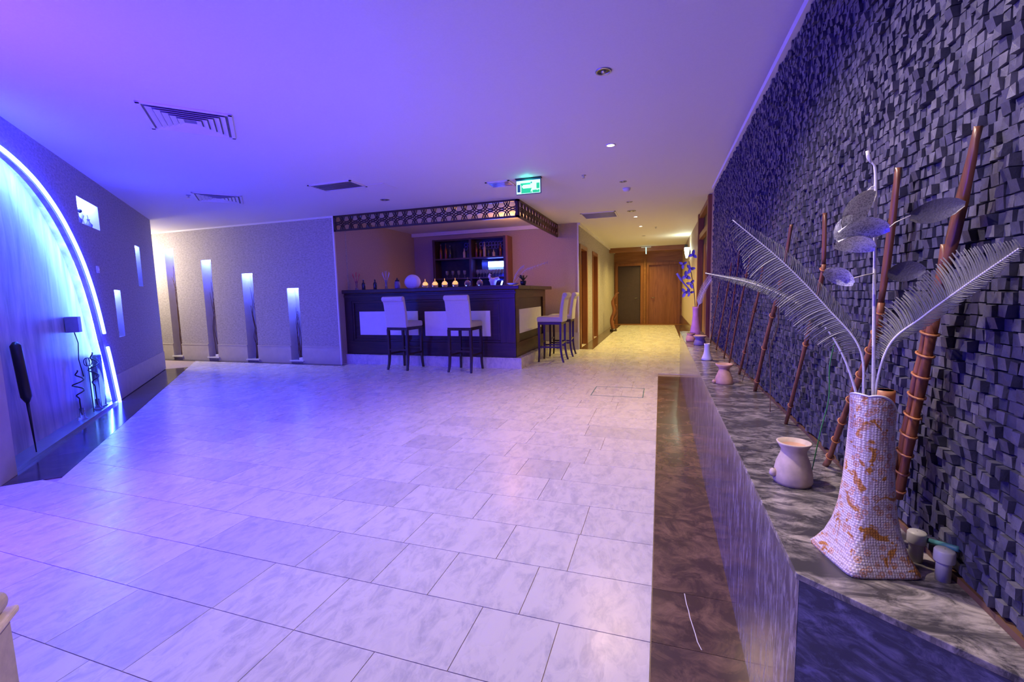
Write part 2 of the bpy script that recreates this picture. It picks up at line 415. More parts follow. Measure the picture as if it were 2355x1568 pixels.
for i in range(len(ac)-1):
    (a, b), (c, d) = ac[i], ac[i+1]
    rv.add([(a, 0, b), (c, 0, d), (c, -.045, d), (a, -.045, b)], [(0, 1, 2, 3)])
    (a2, b2), (c2, d2) = off(a, b, .14), off(c, d, .14)
    rv.add([(a, -.045, b), (c, -.045, d), (c2, -.045, d2), (a2, -.045, b2), (a2, -rdep, b2), (c2, -rdep, d2)], [(0, 1, 2, 3), (3, 2, 5, 4)])
rv.add([(-4.6, 0, 0), (-4.6, 0, 2.48), (-4.6, -rdep, 2.65), (-4.6, -rdep, 0)], [(0, 1, 2, 3)])
rv.build('arch_reveal', 'recess', wall_left)
MB().box(-7.7, -4.55, -rdep-.03, -rdep, 0, 2.72).build('arch_back_panel', 'recess', wall_left)
MB().box(-7.32, -4.6, -rdep, -.0, 0, .018).box(-7.32, -4.58, -.012, .012, .0, .03).build('threshold', 'metal', wall_left)
# beige jamb column standing at the end of the wall
MB().box(-4.60, -4.34, -.2, .035, 0, CH).build('jamb', 'skirt', wall_left, bevel=.004)
# skirting tiles
MB().box(-10.46, -7.36, 0, .012, .01, .34).build('skirting', 'skirt', wall_left)
# led tube in two lengths following the arch
led = thing('arch_light', 'glowing cyan-white tube light curving along the arch in the blue wall', 'light', tuple(DN*DOFF), DROT)
up = [(a, .032, b) for a, b in ac if b > .83]; lo = [(a, .032, b) for a, b in ac if b < .80]
MB().tube(lo, .017, 8).build('tube', 'led', led, True); MB().tube(up, .017, 8).build('tube', 'led', led, True)
MB().tube([(*(lambda r: (r[0], -.060, max(.03, r[1])))(off(a, b, .070)),) for a, b in ac], .008, 6).build('inner_strip', 'ledhid', led, True)

# niche wall at the back and the bar recess
nb = [(-10.16, -9.90, .085, 2.39), (-9.11, -8.84, .08, 2.105), (-8.03, -7.75, .06, 1.79), (-6.905, -6.625, .06, 1.467)]
wb = MB(); YB = 6.95
wb.poly([(-14, 0), (-5.72, 0), (-5.72, CH), (-14, CH)], [[(a, c), (b, c), (b, d), (a, d)] for a, b, c, d in nb], lambda a, b: (a, YB, b))
wb.box(-14, -5.72, YB+.30, YB+.34, 0, CH)
wall_back = struct(wb.build('wall_back', 'wallpaper'))
MB().box(-5.74, -5.712, YB-.012, YB+.016, 0, CH).build('corner_bead', 'trimw', wall_back)
MB().box(-5.80, -5.722, YB+.017, YB+.34, 0, CH).build('wall_return', 'wall', wall_back)
for a, b in zip([-14, -9.90, -8.84, -7.75, -6.625], [-10.16, -9.11, -8.03, -6.905, -5.74]):
    MB().box(a, b, YB-.014, YB, .0, .325).build('skirting_tile', 'skirt', wall_back)
    MB().box(a, b, YB-.020, YB, .325, .345).build('skirting_cap', 'skirt', wall_back)
labn = ['tallest', 'second tallest', 'third', 'shortest']
for i, (a, b, c, d) in enumerate(nb):
    e = .2
    q = [(a, YB, c), (b, YB, c), (b, YB, d), (a, YB, d), (a, YB+e, c), (b, YB+e, c), (b, YB+e, d), (a, YB+e, d)]
    MB().add(q, [(4, 5, 6, 7), (0, 1, 5, 4), (1, 2, 6, 5), (2, 3, 7, 6), (3, 0, 4, 7)]).build('niche_lining', 'skirt', wall_back)
    MB().box(a+.01, b-.01, YB+.02, YB+e-.02, d-.025, d-.003).build('niche_lamp', 'lednat', wall_back)
    MB().box(a-.03, b+.03, YB-.035, YB+.01, c-.025, c).build('niche_sill', 'trimw', wall_back)
    t = thing('dried_branches', 'bundle of thin dried brown branches in the %s lit wall niche' % ['tallest', 'second tallest', 'second shortest', 'shortest'][i], 'branches', ((a+b)/2, YB+.09, c))
    for k in range(5):
        x0 = random.uniform(-.03, .03); H_ = (d-c)*random.uniform(.62, .86)
        pts = [(x0+random.uniform(-.02, .02)+.04*math.sin(k+z*3)*(z), random.uniform(-.03, .03), z*H_) for z in (0, .2, .4, .6, .8, 1)]
        MB().tube(cr(pts, 3), [.008*(1-.6*j/15) for j in range(16)], 5).build('branch', 'twig', t, True)
    if i in (1, 3):
        tag(MB().box(b-.10, b-.02, YB-.005, YB+.06, c, c+.05).build('small_lamp_box', 'white', bevel=.006), 'small white box at the foot of the %s niche' % ('second tallest' if i == 1 else 'shortest'), 'box')
# ceiling edge mouldings
struct(MB().box(-14, -5.70, YB-.03, YB, CH-.03, CH).build('trim_2', 'trimw'))
vwall('wall_bar_left', -5.80, -5.72, YB+.34, 9.88, 'wall')
vwall('wall_bar_back', -5.80, -1.70, 9.80, 9.92, 'wall')
MB().box(-3.6, -1.70, 9.785, 9.80, 0, .38).build('skirting', 'skirt', bpy.data.objects['wall_bar_back'])
struct(MB().box(-5.72, -2.2, 9.7, 9.80, CH-.08, CH).build('trim_3', 'trimw'))
# corridor
wcl = MB(); dl = [(10.0, 10.95), (11.95, 12.85)]
cyo = [(9.80, 0), (10.0, 0), (10.0, 2.30), (10.95, 2.30), (10.95, 0), (11.95, 0), (11.95, 2.30), (12.85, 2.30), (12.85, 0), (17.8, 0), (17.8, CH), (9.80, CH)]
wcl.poly(cyo, [], lambda a, b: (-1.70, a, b)); wcl.box(-1.95, -1.9, 9.92, 17.9, 0, CH)
for a, b in dl: wcl.add([(-1.7, a, 0), (-1.9, a, 0), (-1.9, a, 2.3), (-1.7, a, 2.3), (-1.7, b, 0), (-1.9, b, 0), (-1.9, b, 2.3), (-1.7, b, 2.3)], [(0, 1, 2, 3), (4, 7, 6, 5), (3, 2, 6, 7)])
wall_cl = struct(wcl.build('wall_corridor_left', 'wallpaper'))
MB().box(-1.72, -1.69, 9.79, 9.82, 0, CH).build('corner_bead', 'trimw', wall_cl)
struct(MB().box(-1.7, -1.66, 9.8, 17.8, CH-.05, CH).build('trim_4', 'trimw'))
for i, (a, b) in enumerate(dl):
    d = struct(MB().box(-1.86, -1.81, a+.07, b-.07, .01, 2.23).build('door_%d' % (i+1), 'redwood', bevel=.004))
    MB().box(-1.80, -1.68, a-.05, a+.07, 0, 2.32).box(-1.80, -1.68, b-.07, b+.05, 0, 2.32).box(-1.80, -1.68, a+.07, b-.07, 2.23, 2.32).build('door_frame', 'redwood', d)
    MB().tube([(-1.81, a+.15, 1.0), (-1.76, a+.15, 1.0), (-1.76, a+.28, 1.0)], .009, 8).build('door_handle', 'metal', d, True)
vwall('wall_corridor_right', .76, .86, 9.9, 17.9, 'wall')
MB().box(.745, .76, 10.2, 17.8, 0, .34).build('skirting', 'brown', bpy.data.objects['wall_corridor_right'])
vwall('wall_right', .76, .9, -4, 7.9, 'wall')
# wooden entrance with glazed transom at the start of the corridor
d3 = struct(MB().box(.79, .85, 7.98, 9.78, 0.01, 2.24).build('door_3', 'darkwoodz', bevel=.004))
MB().box(.70, .88, 7.86, 7.99, 0, 2.74).build('door_frame', 'redwood', d3, bevel=.004)
MB().box(.70, .88, 9.78, 9.95, 0, 2.74).build('door_frame', 'redwood', d3, bevel=.004)
MB().box(.72, .88, 7.99, 9.78, 2.24, 2.34).build('transom_bar', 'redwoodx', d3)
MB().box(.72, .88, 7.99, 9.78, 2.66, 2.74).build('transom_bar', 'redwoodx', d3)
MB().box(.80, .82, 7.99, 9.78, 2.34, 2.66).build('transom_pane', 'darkwood', d3)
for y in (8.5, 8.98): MB().box(.775, .79, y, y+.4, .2, 2.1).build('door_panel', 'redwood', d3, bevel=.004)
# end wall with two doors
we = MB(); we.poly([(-2, 0), (-1.62, 0), (-1.62, 2.28), (-.66, 2.28), (-.66, 0), (-.52, 0), (-.52, 2.28), (.68, 2.28), (.68, 0), (.9, 0), (.9, CH), (-2, CH)], [], lambda a, b: (a, 17.8, b))
we.box(-2, .9, 17.95, 18, 0, CH)
we = struct(we.build('wall_end', 'redwoodx'))
d4 = struct(MB().box(-1.56, -.72, 17.86, 17.90, .01, 2.22).build('door_4', 'greydoor', bevel=.004))
MB().box(-1.66, -1.56, 17.76, 17.92, 0, 2.32).box(-.72, -.62, 17.76, 17.92, 0, 2.32).box(-1.56, -.72, 17.76, 17.92, 2.22, 2.32).build('door_frame', 'redwood', d4)
d5 = struct(MB().box(-.42, .60, 17.86, 17.90, .01, 2.22).build('door_5', 'redwood', bevel=.004))
MB().box(-.50, -.42, 17.76, 17.92, 0, 2.32).box(.60, .70, 17.76, 17.92, 0, 2.32).box(-.42, .60, 17.76, 17.92, 2.22, 2.32).build('door_frame', 'redwood', d5)
for d_, x in ((d4, -.84), (d5, -.32)): MB().tube([(x, 17.86, 1.0), (x, 17.80, 1.0), (x+.12*(1 if x > -.5 else -1), 17.80, 1.0)], .01, 8).build('door_handle', 'metal', d_, True)
MB().box(-.60, -.53, 17.74, 17.80, 0, 2.5).build('pilaster', 'redwoodx', we)
struct(MB().box(-1.7, .76, 16.0, 16.25, 2.60, CH).build('trim_5', 'redwoodx'))
# unseen closing walls behind the photographer
vwall('wall_front', -8, 1, -3.7, -3.6, 'wall')
vwall('wall_rear_left', -8, -7.9, -3.7, 4.0, 'wall')

# ================================================================== stone clad screen wall
SX = .585; STOP = 2.39; SY1 = 5.75; SY0 = .62
sw = MB().box(SX, .76, -1.0, SY1, 0, STOP).build('wall_stone_clad', 'core'); struct(sw)
MB().box(SX-.035, .76, -1.0, SY1+.004, STOP, STOP+.035).build('coping', 'trimw', sw)
MB().box(SX-.012, SX+.02, .8, SY1, .651, .664).build('base_trim', 'twig', sw)
PZ = .0235
variants = []
for k in range(8):
    rr = random.Random(k); hs = .0113; b = MB()
    dd = [rr.uniform(-.003, .003) for _ in range(4)]
    vs = [(0, -hs, -hs), (0, hs, -hs), (0, hs, hs), (0, -hs, hs)]
    fx = [(-1+dd[i], v[1]*.93+rr.uniform(-.001, .001), v[2]*.93+rr.uniform(-.001, .001)) for i, v in enumerate(vs)]
    # x of front = -1 marks depth scale
    vv = vs+[(-.015+dd[i], f[1], f[2]) for i, f in enumerate(fx)]
    b.add(vv, [(4, 5, 6, 7), (0, 1, 5, 4), (1, 2, 6, 5), (2, 3, 7, 6), (3, 0, 4, 7)]); variants.append(b)
vmesh = [b.mesh('stone_block', 'stone') for b in variants]
far = MB(); cnt = 0
ny = int((SY1-SY0)/PZ); nz = int((STOP-.655)/PZ)
for iy in range(ny):
    y = SY0+(iy+.5)*PZ
    for iz in range(nz):
        z = .672+(iz+.5)*PZ
        k = random.randrange(8); sx = random.choice((.35, .5, .6, .75, .9, 1.25)); rz = random.uniform(-.12, .12); ry = random.uniform(-.12, .12)
        if y > .86 and cnt < 300:
            o = bpy.data.objects.new('stone_block', vmesh[k]); C.objects.link(o); o.parent = sw
            o.location = (SX, y, z); o.scale = (sx, 1, 1); o.rotation_euler = (0, ry*.5, rz*.5); cnt += 1
        else:
            v = [(SX+a*sx, y+b_+(rz*a), z+c_+(ry*a)) for a, b_, c_ in variants[k].v]
            far.add(v, variants[k].f)
tag(far.build('small_stone_blocks', 'stone', sw), kind='stuff')

# ================================================================== marble ledge
LZ = .65; LX = .285; LY = 1.03
led_ = thing('marble_ledge', 'long grey veined marble ledge running below the dark stone wall', 'ledge', (LX, LY, 0))
L = Vector((LX, LY, 0))
def lb(x0, x1, y0, y1, z0, z1): return MB().box(x0-LX, x1-LX, y0-LY, y1-LY, z0, z1)
tj = [1.93, 3.25, 4.55, 5.8, 7.05]
# nearest top slab with the diagonal end
qx, qy = .583, LY-(.583-LX)*.795
pz = [(LX-.006, LY), (qx, qy), (qx, 1.93), (LX-.006, 1.93)]
def prism(pl, z0, z1):
    k = len(pl); b = MB(); b.add([(a-LX, c-LY, z0) for a, c in pl]+[(a-LX, c-LY, z1) for a, c in pl],
        [tuple(range(k))[::-1], tuple(range(k, 2*k))]+[(j, (j+1) % k, (j+1) % k+k, j+k) for j in range(k)]); return b
prism(pz, LZ-.014, LZ).build('top_slab', 'ledge', led_, bevel=.0015)
for a, b in zip(tj[:-1], tj[1:]): lb(LX-.006, .583, a+.0008, b-.0008, LZ-.014, LZ).build('top_slab', 'ledge', led_, bevel=.0015)
fj = [LY, 2.3, 3.6, 4.9, 6.1, 7.04]
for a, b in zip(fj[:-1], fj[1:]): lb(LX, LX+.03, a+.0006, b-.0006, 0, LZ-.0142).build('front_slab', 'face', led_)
ex, ey = LX+.355*.783, LY-.355*.622
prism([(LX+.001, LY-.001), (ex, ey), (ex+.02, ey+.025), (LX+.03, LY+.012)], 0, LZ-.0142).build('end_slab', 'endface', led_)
lb(LX+.03, .583, 1.1, 7.03, .02, LZ-.016).build('ledge_core', 'core', led_)
lb(LX+.0, .583, 7.03, 7.05, 0, LZ-.016).build('end_slab', 'face', led_)

# ================================================================== bar
FY = 7.13; PX = -2.20
pl = thing('bar_platform', 'low white marble step under the wooden bar', 'platform', (-3.9, 8.4, 0))
pv = MB().box(-5.72+3.9, PX+3.9, 7.09-8.4, 9.775-8.4, 0, .168); pv.build('step_body', 'floor', pl)
for a, b in zip([-5.72, -4.8, -4.0, -3.1], [-4.8, -4.0, -3.1, PX]): MB().box(a+3.901, b+3.899, 7.08-8.4, 9.775-8.4, .168, .182).build('step_slab', 'floor', pl, bevel=.001)
bx, by = -4.0, 7.6
bar = thing('bar_counter', 'dark wooden bar counter with white framed panels on a marble step', 'bar counter', (bx, by, .182))
def bb(x0, x1, y0, y1, z0, z1): return MB().box(x0-bx, x1-bx, y0-by, y1-by, z0-.182, z1-.182)
XS = -2.30
bb(-5.72, XS-.03, FY+.03, FY+.10, .185, 1.32).build('front_carcass', 'darkwood', bar)
bb(-5.72, XS, FY-.005, FY+.03, .185, .43).build('lower_rail', 'darkwood', bar, bevel=.004)
bb(-5.72, XS, FY-.005, FY+.03, 1.19, 1.33).build('upper_rail', 'darkwood', bar, bevel=.004)
bb(-5.72, -5.56, FY-.005, FY+.03, .43, 1.19).build('stile', 'darkwoodz', bar, bevel=.004)
bb(-2.58, XS, FY-.005, FY+.03, .43, 1.19).build('stile', 'darkwoodz', bar, bevel=.004)
bb(-5.72, XS+.02, FY-.02, FY+.03, 1.26, 1.30).build('moulding', 'darkwood', bar, bevel=.006)
fr_ = MB()
for x0, x1, z0, z1 in ((-5.56, -2.58, .43, .47), (-5.56, -2.58, 1.15, 1.19), (-5.56, -5.52, .47, 1.15), (-2.62, -2.58, .47, 1.15)): fr_.box(x0-bx, x1-bx, FY+.005-by, FY+.03-by, z0-.182, z1-.182)
fr_.build('inner_moulding', 'darkwood', bar, bevel=.006)
bb(-5.41, -4.16, FY+.012, FY+.035, .55, .99).build('white_panel', 'panelw', bar, bevel=.003)
bb(-4.02, -2.76, FY+.012, FY+.035, .54, .98).build('white_panel', 'panelw', bar, bevel=.003)
bb(XS-.08, XS-.03, FY+.03, 9.2, .185, 1.32).build('side_carcass', 'darkwoodz', bar)
M['sidewood'] = wood('side_wood', (.05, .02, .010), (.12, .05, .022), 'Y', 1, .4)
bb(XS-.03, XS, FY, 9.2, .185, .43).build('lower_rail', 'sidewood', bar, bevel=.004)
bb(XS-.03, XS, FY, 9.2, 1.19, 1.33).build('upper_rail', 'sidewood', bar, bevel=.004)
bb(XS-.03, XS, FY, FY+.2, .43, 1.19).build('stile', 'sidewood', bar, bevel=.004)
bb(XS-.03, XS, 9.0, 9.2, .43, 1.19).build('stile', 'sidewood', bar, bevel=.004)
bb(XS-.04, XS-.018, 7.42, 8.9, .57, .99).build('white_panel', 'panelw', bar, bevel=.003)
bb(-5.72, XS+.09, FY-.07, FY+.62, 1.335, 1.40).build('counter_top', 'darkwood', bar, bevel=.008)
bb(XS-.52, XS+.09, FY+.622, 9.42, 1.335, 1.40).build('counter_top', 'sidewood', bar, bevel=.008)
bb(-3.0, -2.38, FY-.02, FY+.5, 1.402, 1.412).build('serving_mat', 'darkwood', bar)

# lattice valance
vx, vy = -3.94, 6.95
val = thing('lattice_valance', 'dark pierced lattice valance hanging from the ceiling above the bar', 'valance', (vx, vy, 2.47))
def lattice(x0, x1, h, fn, mt, name):
    b = MB()
    def seg(p, q, wd=.014, th=.02):
        (a, c), (d, e) = p, q
        dx, dz = d-a, e-c; l = math.hypot(dx, dz)
        if l < 1e-6: return
        nx, nz_ = -dz/l*wd/2, dx/l*wd/2
        pts = [(a+nx, c+nz_), (a-nx, c-nz_), (d-nx, e-nz_), (d+nx, e+nz_)]
        vs = [fn(u, -th/2, v) for u, v in pts]+[fn(u, th/2, v) for u, v in pts]
        b.add(vs, [(3, 2, 1, 0), (4, 5, 6, 7), (0, 1, 5, 4), (1, 2, 6, 5), (2, 3, 7, 6), (3, 0, 4, 7)])
    n = round((x1-x0)/.19); st = (x1-x0)/n
    for R in (.145, .112):
        for i in range(-1, n+2):
            for zc in (.0, h):
                cxx = x0+(i+.5)*st; prev = None
                for k in range(25):
                    q = 2*PI*k/24; p = (cxx+R*math.cos(q), zc+R*math.sin(q)*1.05)
                    ok = x0 <= p[0] <= x1 and 0 <= p[1] <= h
                    if prev and ok: seg(prev, p)
                    prev = p if ok else None
    seg((x0, .012), (x1, .012), .03, .03); seg((x0, h-.012), (x1, h-.012), .03, .03)
    seg((x0+.02, 0), (x0+.02, h), .04, .03); seg((x1-.02, 0), (x1-.02, h), .04, .03)
    return b.build(name, mt, val)
lattice(-5.70, -2.16, .278, lambda u, t, v: (u-vx, t, v), 'darkwood', 'front_lattice')
lattice(0, 2.84, .278, lambda u, t, v: (-2.16-vx+t, u+.015, v), 'sidewood', 'side_lattice')

# wall shelf with bottles behind the bar
sx_, sy_, sz_ = -4.15, 9.62, 1.30
sh = thing('bottle_shelf', 'dark wooden wall cabinet of open shelves behind the bar', 'shelf', (sx_, sy_, sz_))
def sb(x0, x1, y0, y1, z0, z1): return MB().box(x0-sx_, x1-sx_, y0-sy_, y1-sy_, z0-sz_, z1-sz_)
sb(-5.0, -3.28, 9.76, 9.785, 1.3, 2.52).build('back_panel', 'dglass', sh)
for x in (-5.04, -4.12, -3.30): sb(x, x+.06, 9.45, 9.785, 1.3, 2.54).build('upright', 'darkwoodz', sh, bevel=.003)
sb(-3.24, -3.20, 9.45, 9.785, 1.3, 2.54).build('side_trim', 'redwood', sh)
for z in (1.30, 1.62, 2.07, 2.50): sb(-4.98, -3.30, 9.46, 9.785, z, z+.035).build('shelf_board', 'darkwood', sh)
def bottle(x, y, z, r, h, mt, label, group=None, neck=.35):
    t = thing('bottle', label, 'bottle', (x, y, z), 0, group)
    MB().lathe([(r*.9, 0), (r, .008), (r, h*(1-neck)*.85), (r*.8, h*(1-neck)), (r*.36, h*(1-neck*.75)), (r*.33, h*.94), (r*.4, h*.945)], n=12).build('body', mt, t, True)
    MB().lathe([(r*.42, h*.94), (r*.42, h), (.001, h)], n=10).build('cap', 'metal', t, True)
    return t
spec = [(-4.90, 'redbottle', .34, 'dark red bottle at left end of the top shelf behind the bar'), (-4.77, 'redbottle', .36, 'tall red bottle second from left on the bar shelf'),
        (-4.66, 'dglass', .30, 'black bottle beside the red bottles on the shelf'), (-4.30, 'creamlabel', .22, 'squat cream bottle right of centre in left shelf bay'),
        (-4.20, 'dglass', .28, 'dark bottle next to the shelf divider'), (-4.0, 'redbottle', .33, 'amber red bottle just right of the shelf divider'),
        (-3.90, 'redbottle', .26, 'short red bottle in the right shelf bay'), (-3.80, 'creamlabel', .34, 'tall cream bottle in the right shelf bay'),
        (-3.70, 'dglass', .24, 'small dark bottle right of the tall cream bottle'), (-3.58, 'creamlabel', .16, 'short cream jar under the blue reflection on the shelf'), (-3.42, 'redbottle', .30, 'red bottle at right end of the top shelf')]
for x, mt, hh, lb_ in spec: bottle(x, 9.60, 2.105, .033, hh, mt, lb_, 'bottles on the top shelf behind the bar')
# lattice reflected in the cabinet mirror, built as blue rings
for x0, x1 in ((-4.36, -4.14), (-3.98, -3.34)):
    b = MB()
    for i in range(int((x1-x0)/.075)):
        for zc in (2.34, 2.42):
            pts = [(x0+.04+i*.075+.04*math.cos(q*PI/8)-sx_, 9.752-sy_, zc+.04*math.sin(q*PI/8)-sz_) for q in range(17)]
            b.tube(pts, .006, 5)
    b.build('lattice_reflection', 'blueflower', sh)
refl = thing('niche_reflection', 'small glowing blue-white panel painting a niche reflected in the cabinet behind the bar', 'mirror_image', (-3.57, 9.70, 1.80))  # glowing panel stands in for the wall niche reflected in the cabinet mirror
sf = MB().box(-.20, .20, 0, .03, 0, .215).build('frame', 'black', refl, bevel=.004)
MB().box(-.185, .185, -.004, 0, .08, .205).build('reflected_niche', 'lednat', sf); MB().box(-.185, .185, -.004, 0, .012, .08).build('lower_band', 'mirror_image', sf)
# glasses in a row
gl = MB().lathe([(.03, 0), (.004, .006), (.004, .06), (.03, .09), (.034, .15), (.030, .17)], n=10)
gm = gl.mesh('wine_glass', 'glass', True)
for k in range(9):
    o = bpy.data.objects.new('wine_glass', gm); C.objects.link(o); o.location = (-3.98+.075*k, 9.58, 1.655)
    tag(o, 'small stemmed glass in the row on the lower cabinet shelf', 'glass', 'glasses on the lower shelf behind the bar')
for k in range(4):
    o = bpy.data.objects.new('wine_glass', gm); C.objects.link(o); o.location = (-4.75+.15*k, 9.58, 1.655)
    tag(o, 'small stemmed glass in the dark left bay of the cabinet', 'glass', 'glasses in the left cabinet bay')

# items standing on the counter
CT = 1.401; CY = 7.36
def reeds(x, mt, label):
    t = thing('reed_vase', label, 'vase', (x, CY, CT))
    MB().lathe([(.035, 0), (.03, .01), (.018, .08), (.026, .17), (.024, .17), (.016, .08)], n=14).build('vase_body', 'glass', t, True)
    for k in range(6):
        q = k*1.05; MB().tube([(0, 0, .02), (.03*math.cos(q), .03*math.sin(q), .18), (.085*math.cos(q), .05*math.sin(q), .30+.02*(k % 3))], [.003, .004, .006], 5).build('reed', mt, t, True)
reeds(-5.60, 'redreed', 'slim vase of red feathered reeds at the left end of the bar')
reeds(-4.93, 'reed', 'slim glass vase of pale reeds between the dark bottles')
bottle(-5.44, CY, CT, .034, .20, 'dglass', 'small dark bottle right of the red reeds on the bar')
bottle(-5.18, CY, CT, .034, .20, 'dglass', 'small dark bottle left of the pale reed vase on the bar')
t = thing('dark_jar', 'dark blue jar with lid left of the white dome lamp', 'jar', (-4.69, CY, CT))
MB().lathe([(.045, 0), (.052, .02), (.052, .12), (.035, .14)], n=16).build('jar_body', 'ceramicblue', t, True)
MB().lathe([(.04, .14), (.04, .16), (.012, .175), (.014, .20), (.001, .205)], n=14).build('lid', 'dglass', t, True)
t = thing('shell_ornament', 'round white ridged shell-shaped ornament on the bar', 'ornament', (-4.365, CY, CT))
b = MB(); vs = []; fs = []; n_, m_ = 30, 12
for i in range(m_+1):
    ph = PI*i/m_
    for k in range(n_):
        q = 2*PI*k/n_; rr = 1+.05*math.cos(8*q)
        vs.append((.165*math.sin(ph)*math.cos(q)*rr, .075*math.sin(ph)*math.sin(q)*rr, max(0, .115-.135*math.cos(ph)*(1+.04*math.cos(5*q)))))
for i in range(m_):
    for k in range(n_): fs.append((i*n_+k, i*n_+(k+1) % n_, (i+1)*n_+(k+1) % n_, (i+1)*n_+k))
b.add(vs, fs).build('shell_body', 'white', t, True)
MB().lathe([(.06, 0), (.05, .01), (.03, .02)], n=16).build('foot', 'white', t, True)
# glass domes with amber lights inside
def dome(x, lit, label):
    t = thing('glass_dome', label, 'glass ornament', (x, CY, CT), 0, 'glass domes along the bar')
    MB().lathe([(.05, 0), (.052, .008), (.012, .012)], n=16).build('base', 'dglass', t, True)
    MB().lathe([(.045, .012), (.058, .05), (.055, .08), (.035, .11), (.008, .125)], n=16, cap0=False).build('dome', 'glass', t, True)
    MB().lathe([(.03, .05), (.04, .07), (.02, .10), (.001, .105)], n=14).build('amber_core', 'amber' if lit else 'terracotta', t, True)
    MB().tube([(0, 0, .12), (0, 0, .165)], [.006, .003], 6).build('finial', 'amber' if lit else 'metal', t, True)
for i, (x, lit) in enumerate(((-4.10, 1), (-3.90, 1), (-3.705, 1), (-3.495, 1), (-3.255, 0), (-3.02, 0))):
    dome(x, lit, ['amber glass dome nearest the white shell ornament', 'second amber glass dome from the white shell', 'bright amber glass dome third from the white shell', 'brightest amber glass dome above the right stool', 'dim brown glass dome left of the last dome', 'dim brown glass dome nearest the white folded ornament'][i])
t = thing('swan_ornament', 'white folded bird-shaped ornament near the bar corner', 'ornament', (-2.77, CY, CT))
MB().lathe([(.05, 0), (.045, .02), (.055, .06), (.075, .10), (.05, .13), (.02, .14)], n=14).build('bird_body', 'white', t, True)
MB().tube([(-.03, 0, .10), (-.07, 0, .17), (-.06, 0, .205), (-.03, 0, .19)], [.03, .024, .018, .006], 8).build('neck', 'white', t, True)
MB().tube([(.03, 0, .11), (.10, 0, .13), (.12, 0, .11)], [.035, .028, .006], 8).build('tail', 'white', t, True)
t = thing('small_blue_lamp', 'tiny tilted blue-white light at the bar corner', 'light', (-2.61, CY, CT))
MB().tube([(-.012, 0, .012), (.014, 0, .085)], .012, 8).build('lamp', 'lednat', t, True); MB().lathe([(.03, 0), (.03, .008), (.01, .014)], n=12).build('lamp_base', 'black', t)
t = thing('silver_spray', 'low dish with two arching silver sprays at the bar end', 'decoration', (-2.47, CY+.2, CT))
MB().lathe([(.04, 0), (.06, .01), (.11, .045), (.105, .045), (.05, .015)], n=18).build('dish', 'white', t, True)
for pts in ([(0, 0, .03), (.04, 0, .17), (.12, 0, .28), (.20, 0, .33)], [(.02, 0, .03), (.20, 0, .24), (.35, 0, .30), (.62, 0, .38)]):
    P_ = cr(pts, 5); b = MB().tube(P_, .004, 5)
    for i, p in enumerate(P_[4:]):
        for s_ in (-1, 1): b.tube([p, p+Vector((.02, .01*s_, .035*s_))], [.005, .002], 4)
    b.build('spray', 'reed', t, True)
t = thing('potted_plant', 'small dark leafy potted plant with a pink bloom at the bar end', 'plant', (-2.14, 7.5, CT))
t.location = (-2.28, 7.55, CT)
MB().lathe([(.035, 0), (.05, .03), (.055, .08), (.045, .08)], n=14).build('pot', 'black', t, True)
for k in range(12):
    q = k*.9; b = MB(); l = .09+.03*(k % 3)
    c0 = Vector((0, 0, .07)); p1 = Vector((math.cos(q)*l*.6, math.sin(q)*l*.6, .07+l*.7)); p2 = Vector((math.cos(q)*l, math.sin(q)*l, .06+l*.8)); sd = Vector((-math.sin(q), math.cos(q), 0))*.018
    b.add([c0-sd*.3, c0+sd*.3, p1+sd, p1-sd, p2], [(0, 1, 2, 3), (3, 2, 4)]); b.build('leaf', 'leaf', t)
for k in range(5):
    q = k*1.257; MB().lathe([(.002, 0), (.02, .008), (.012, .02)], (-.05+.018*math.cos(q), .018*math.sin(q), .15), 8).build('petal', 'terracotta', t, True)

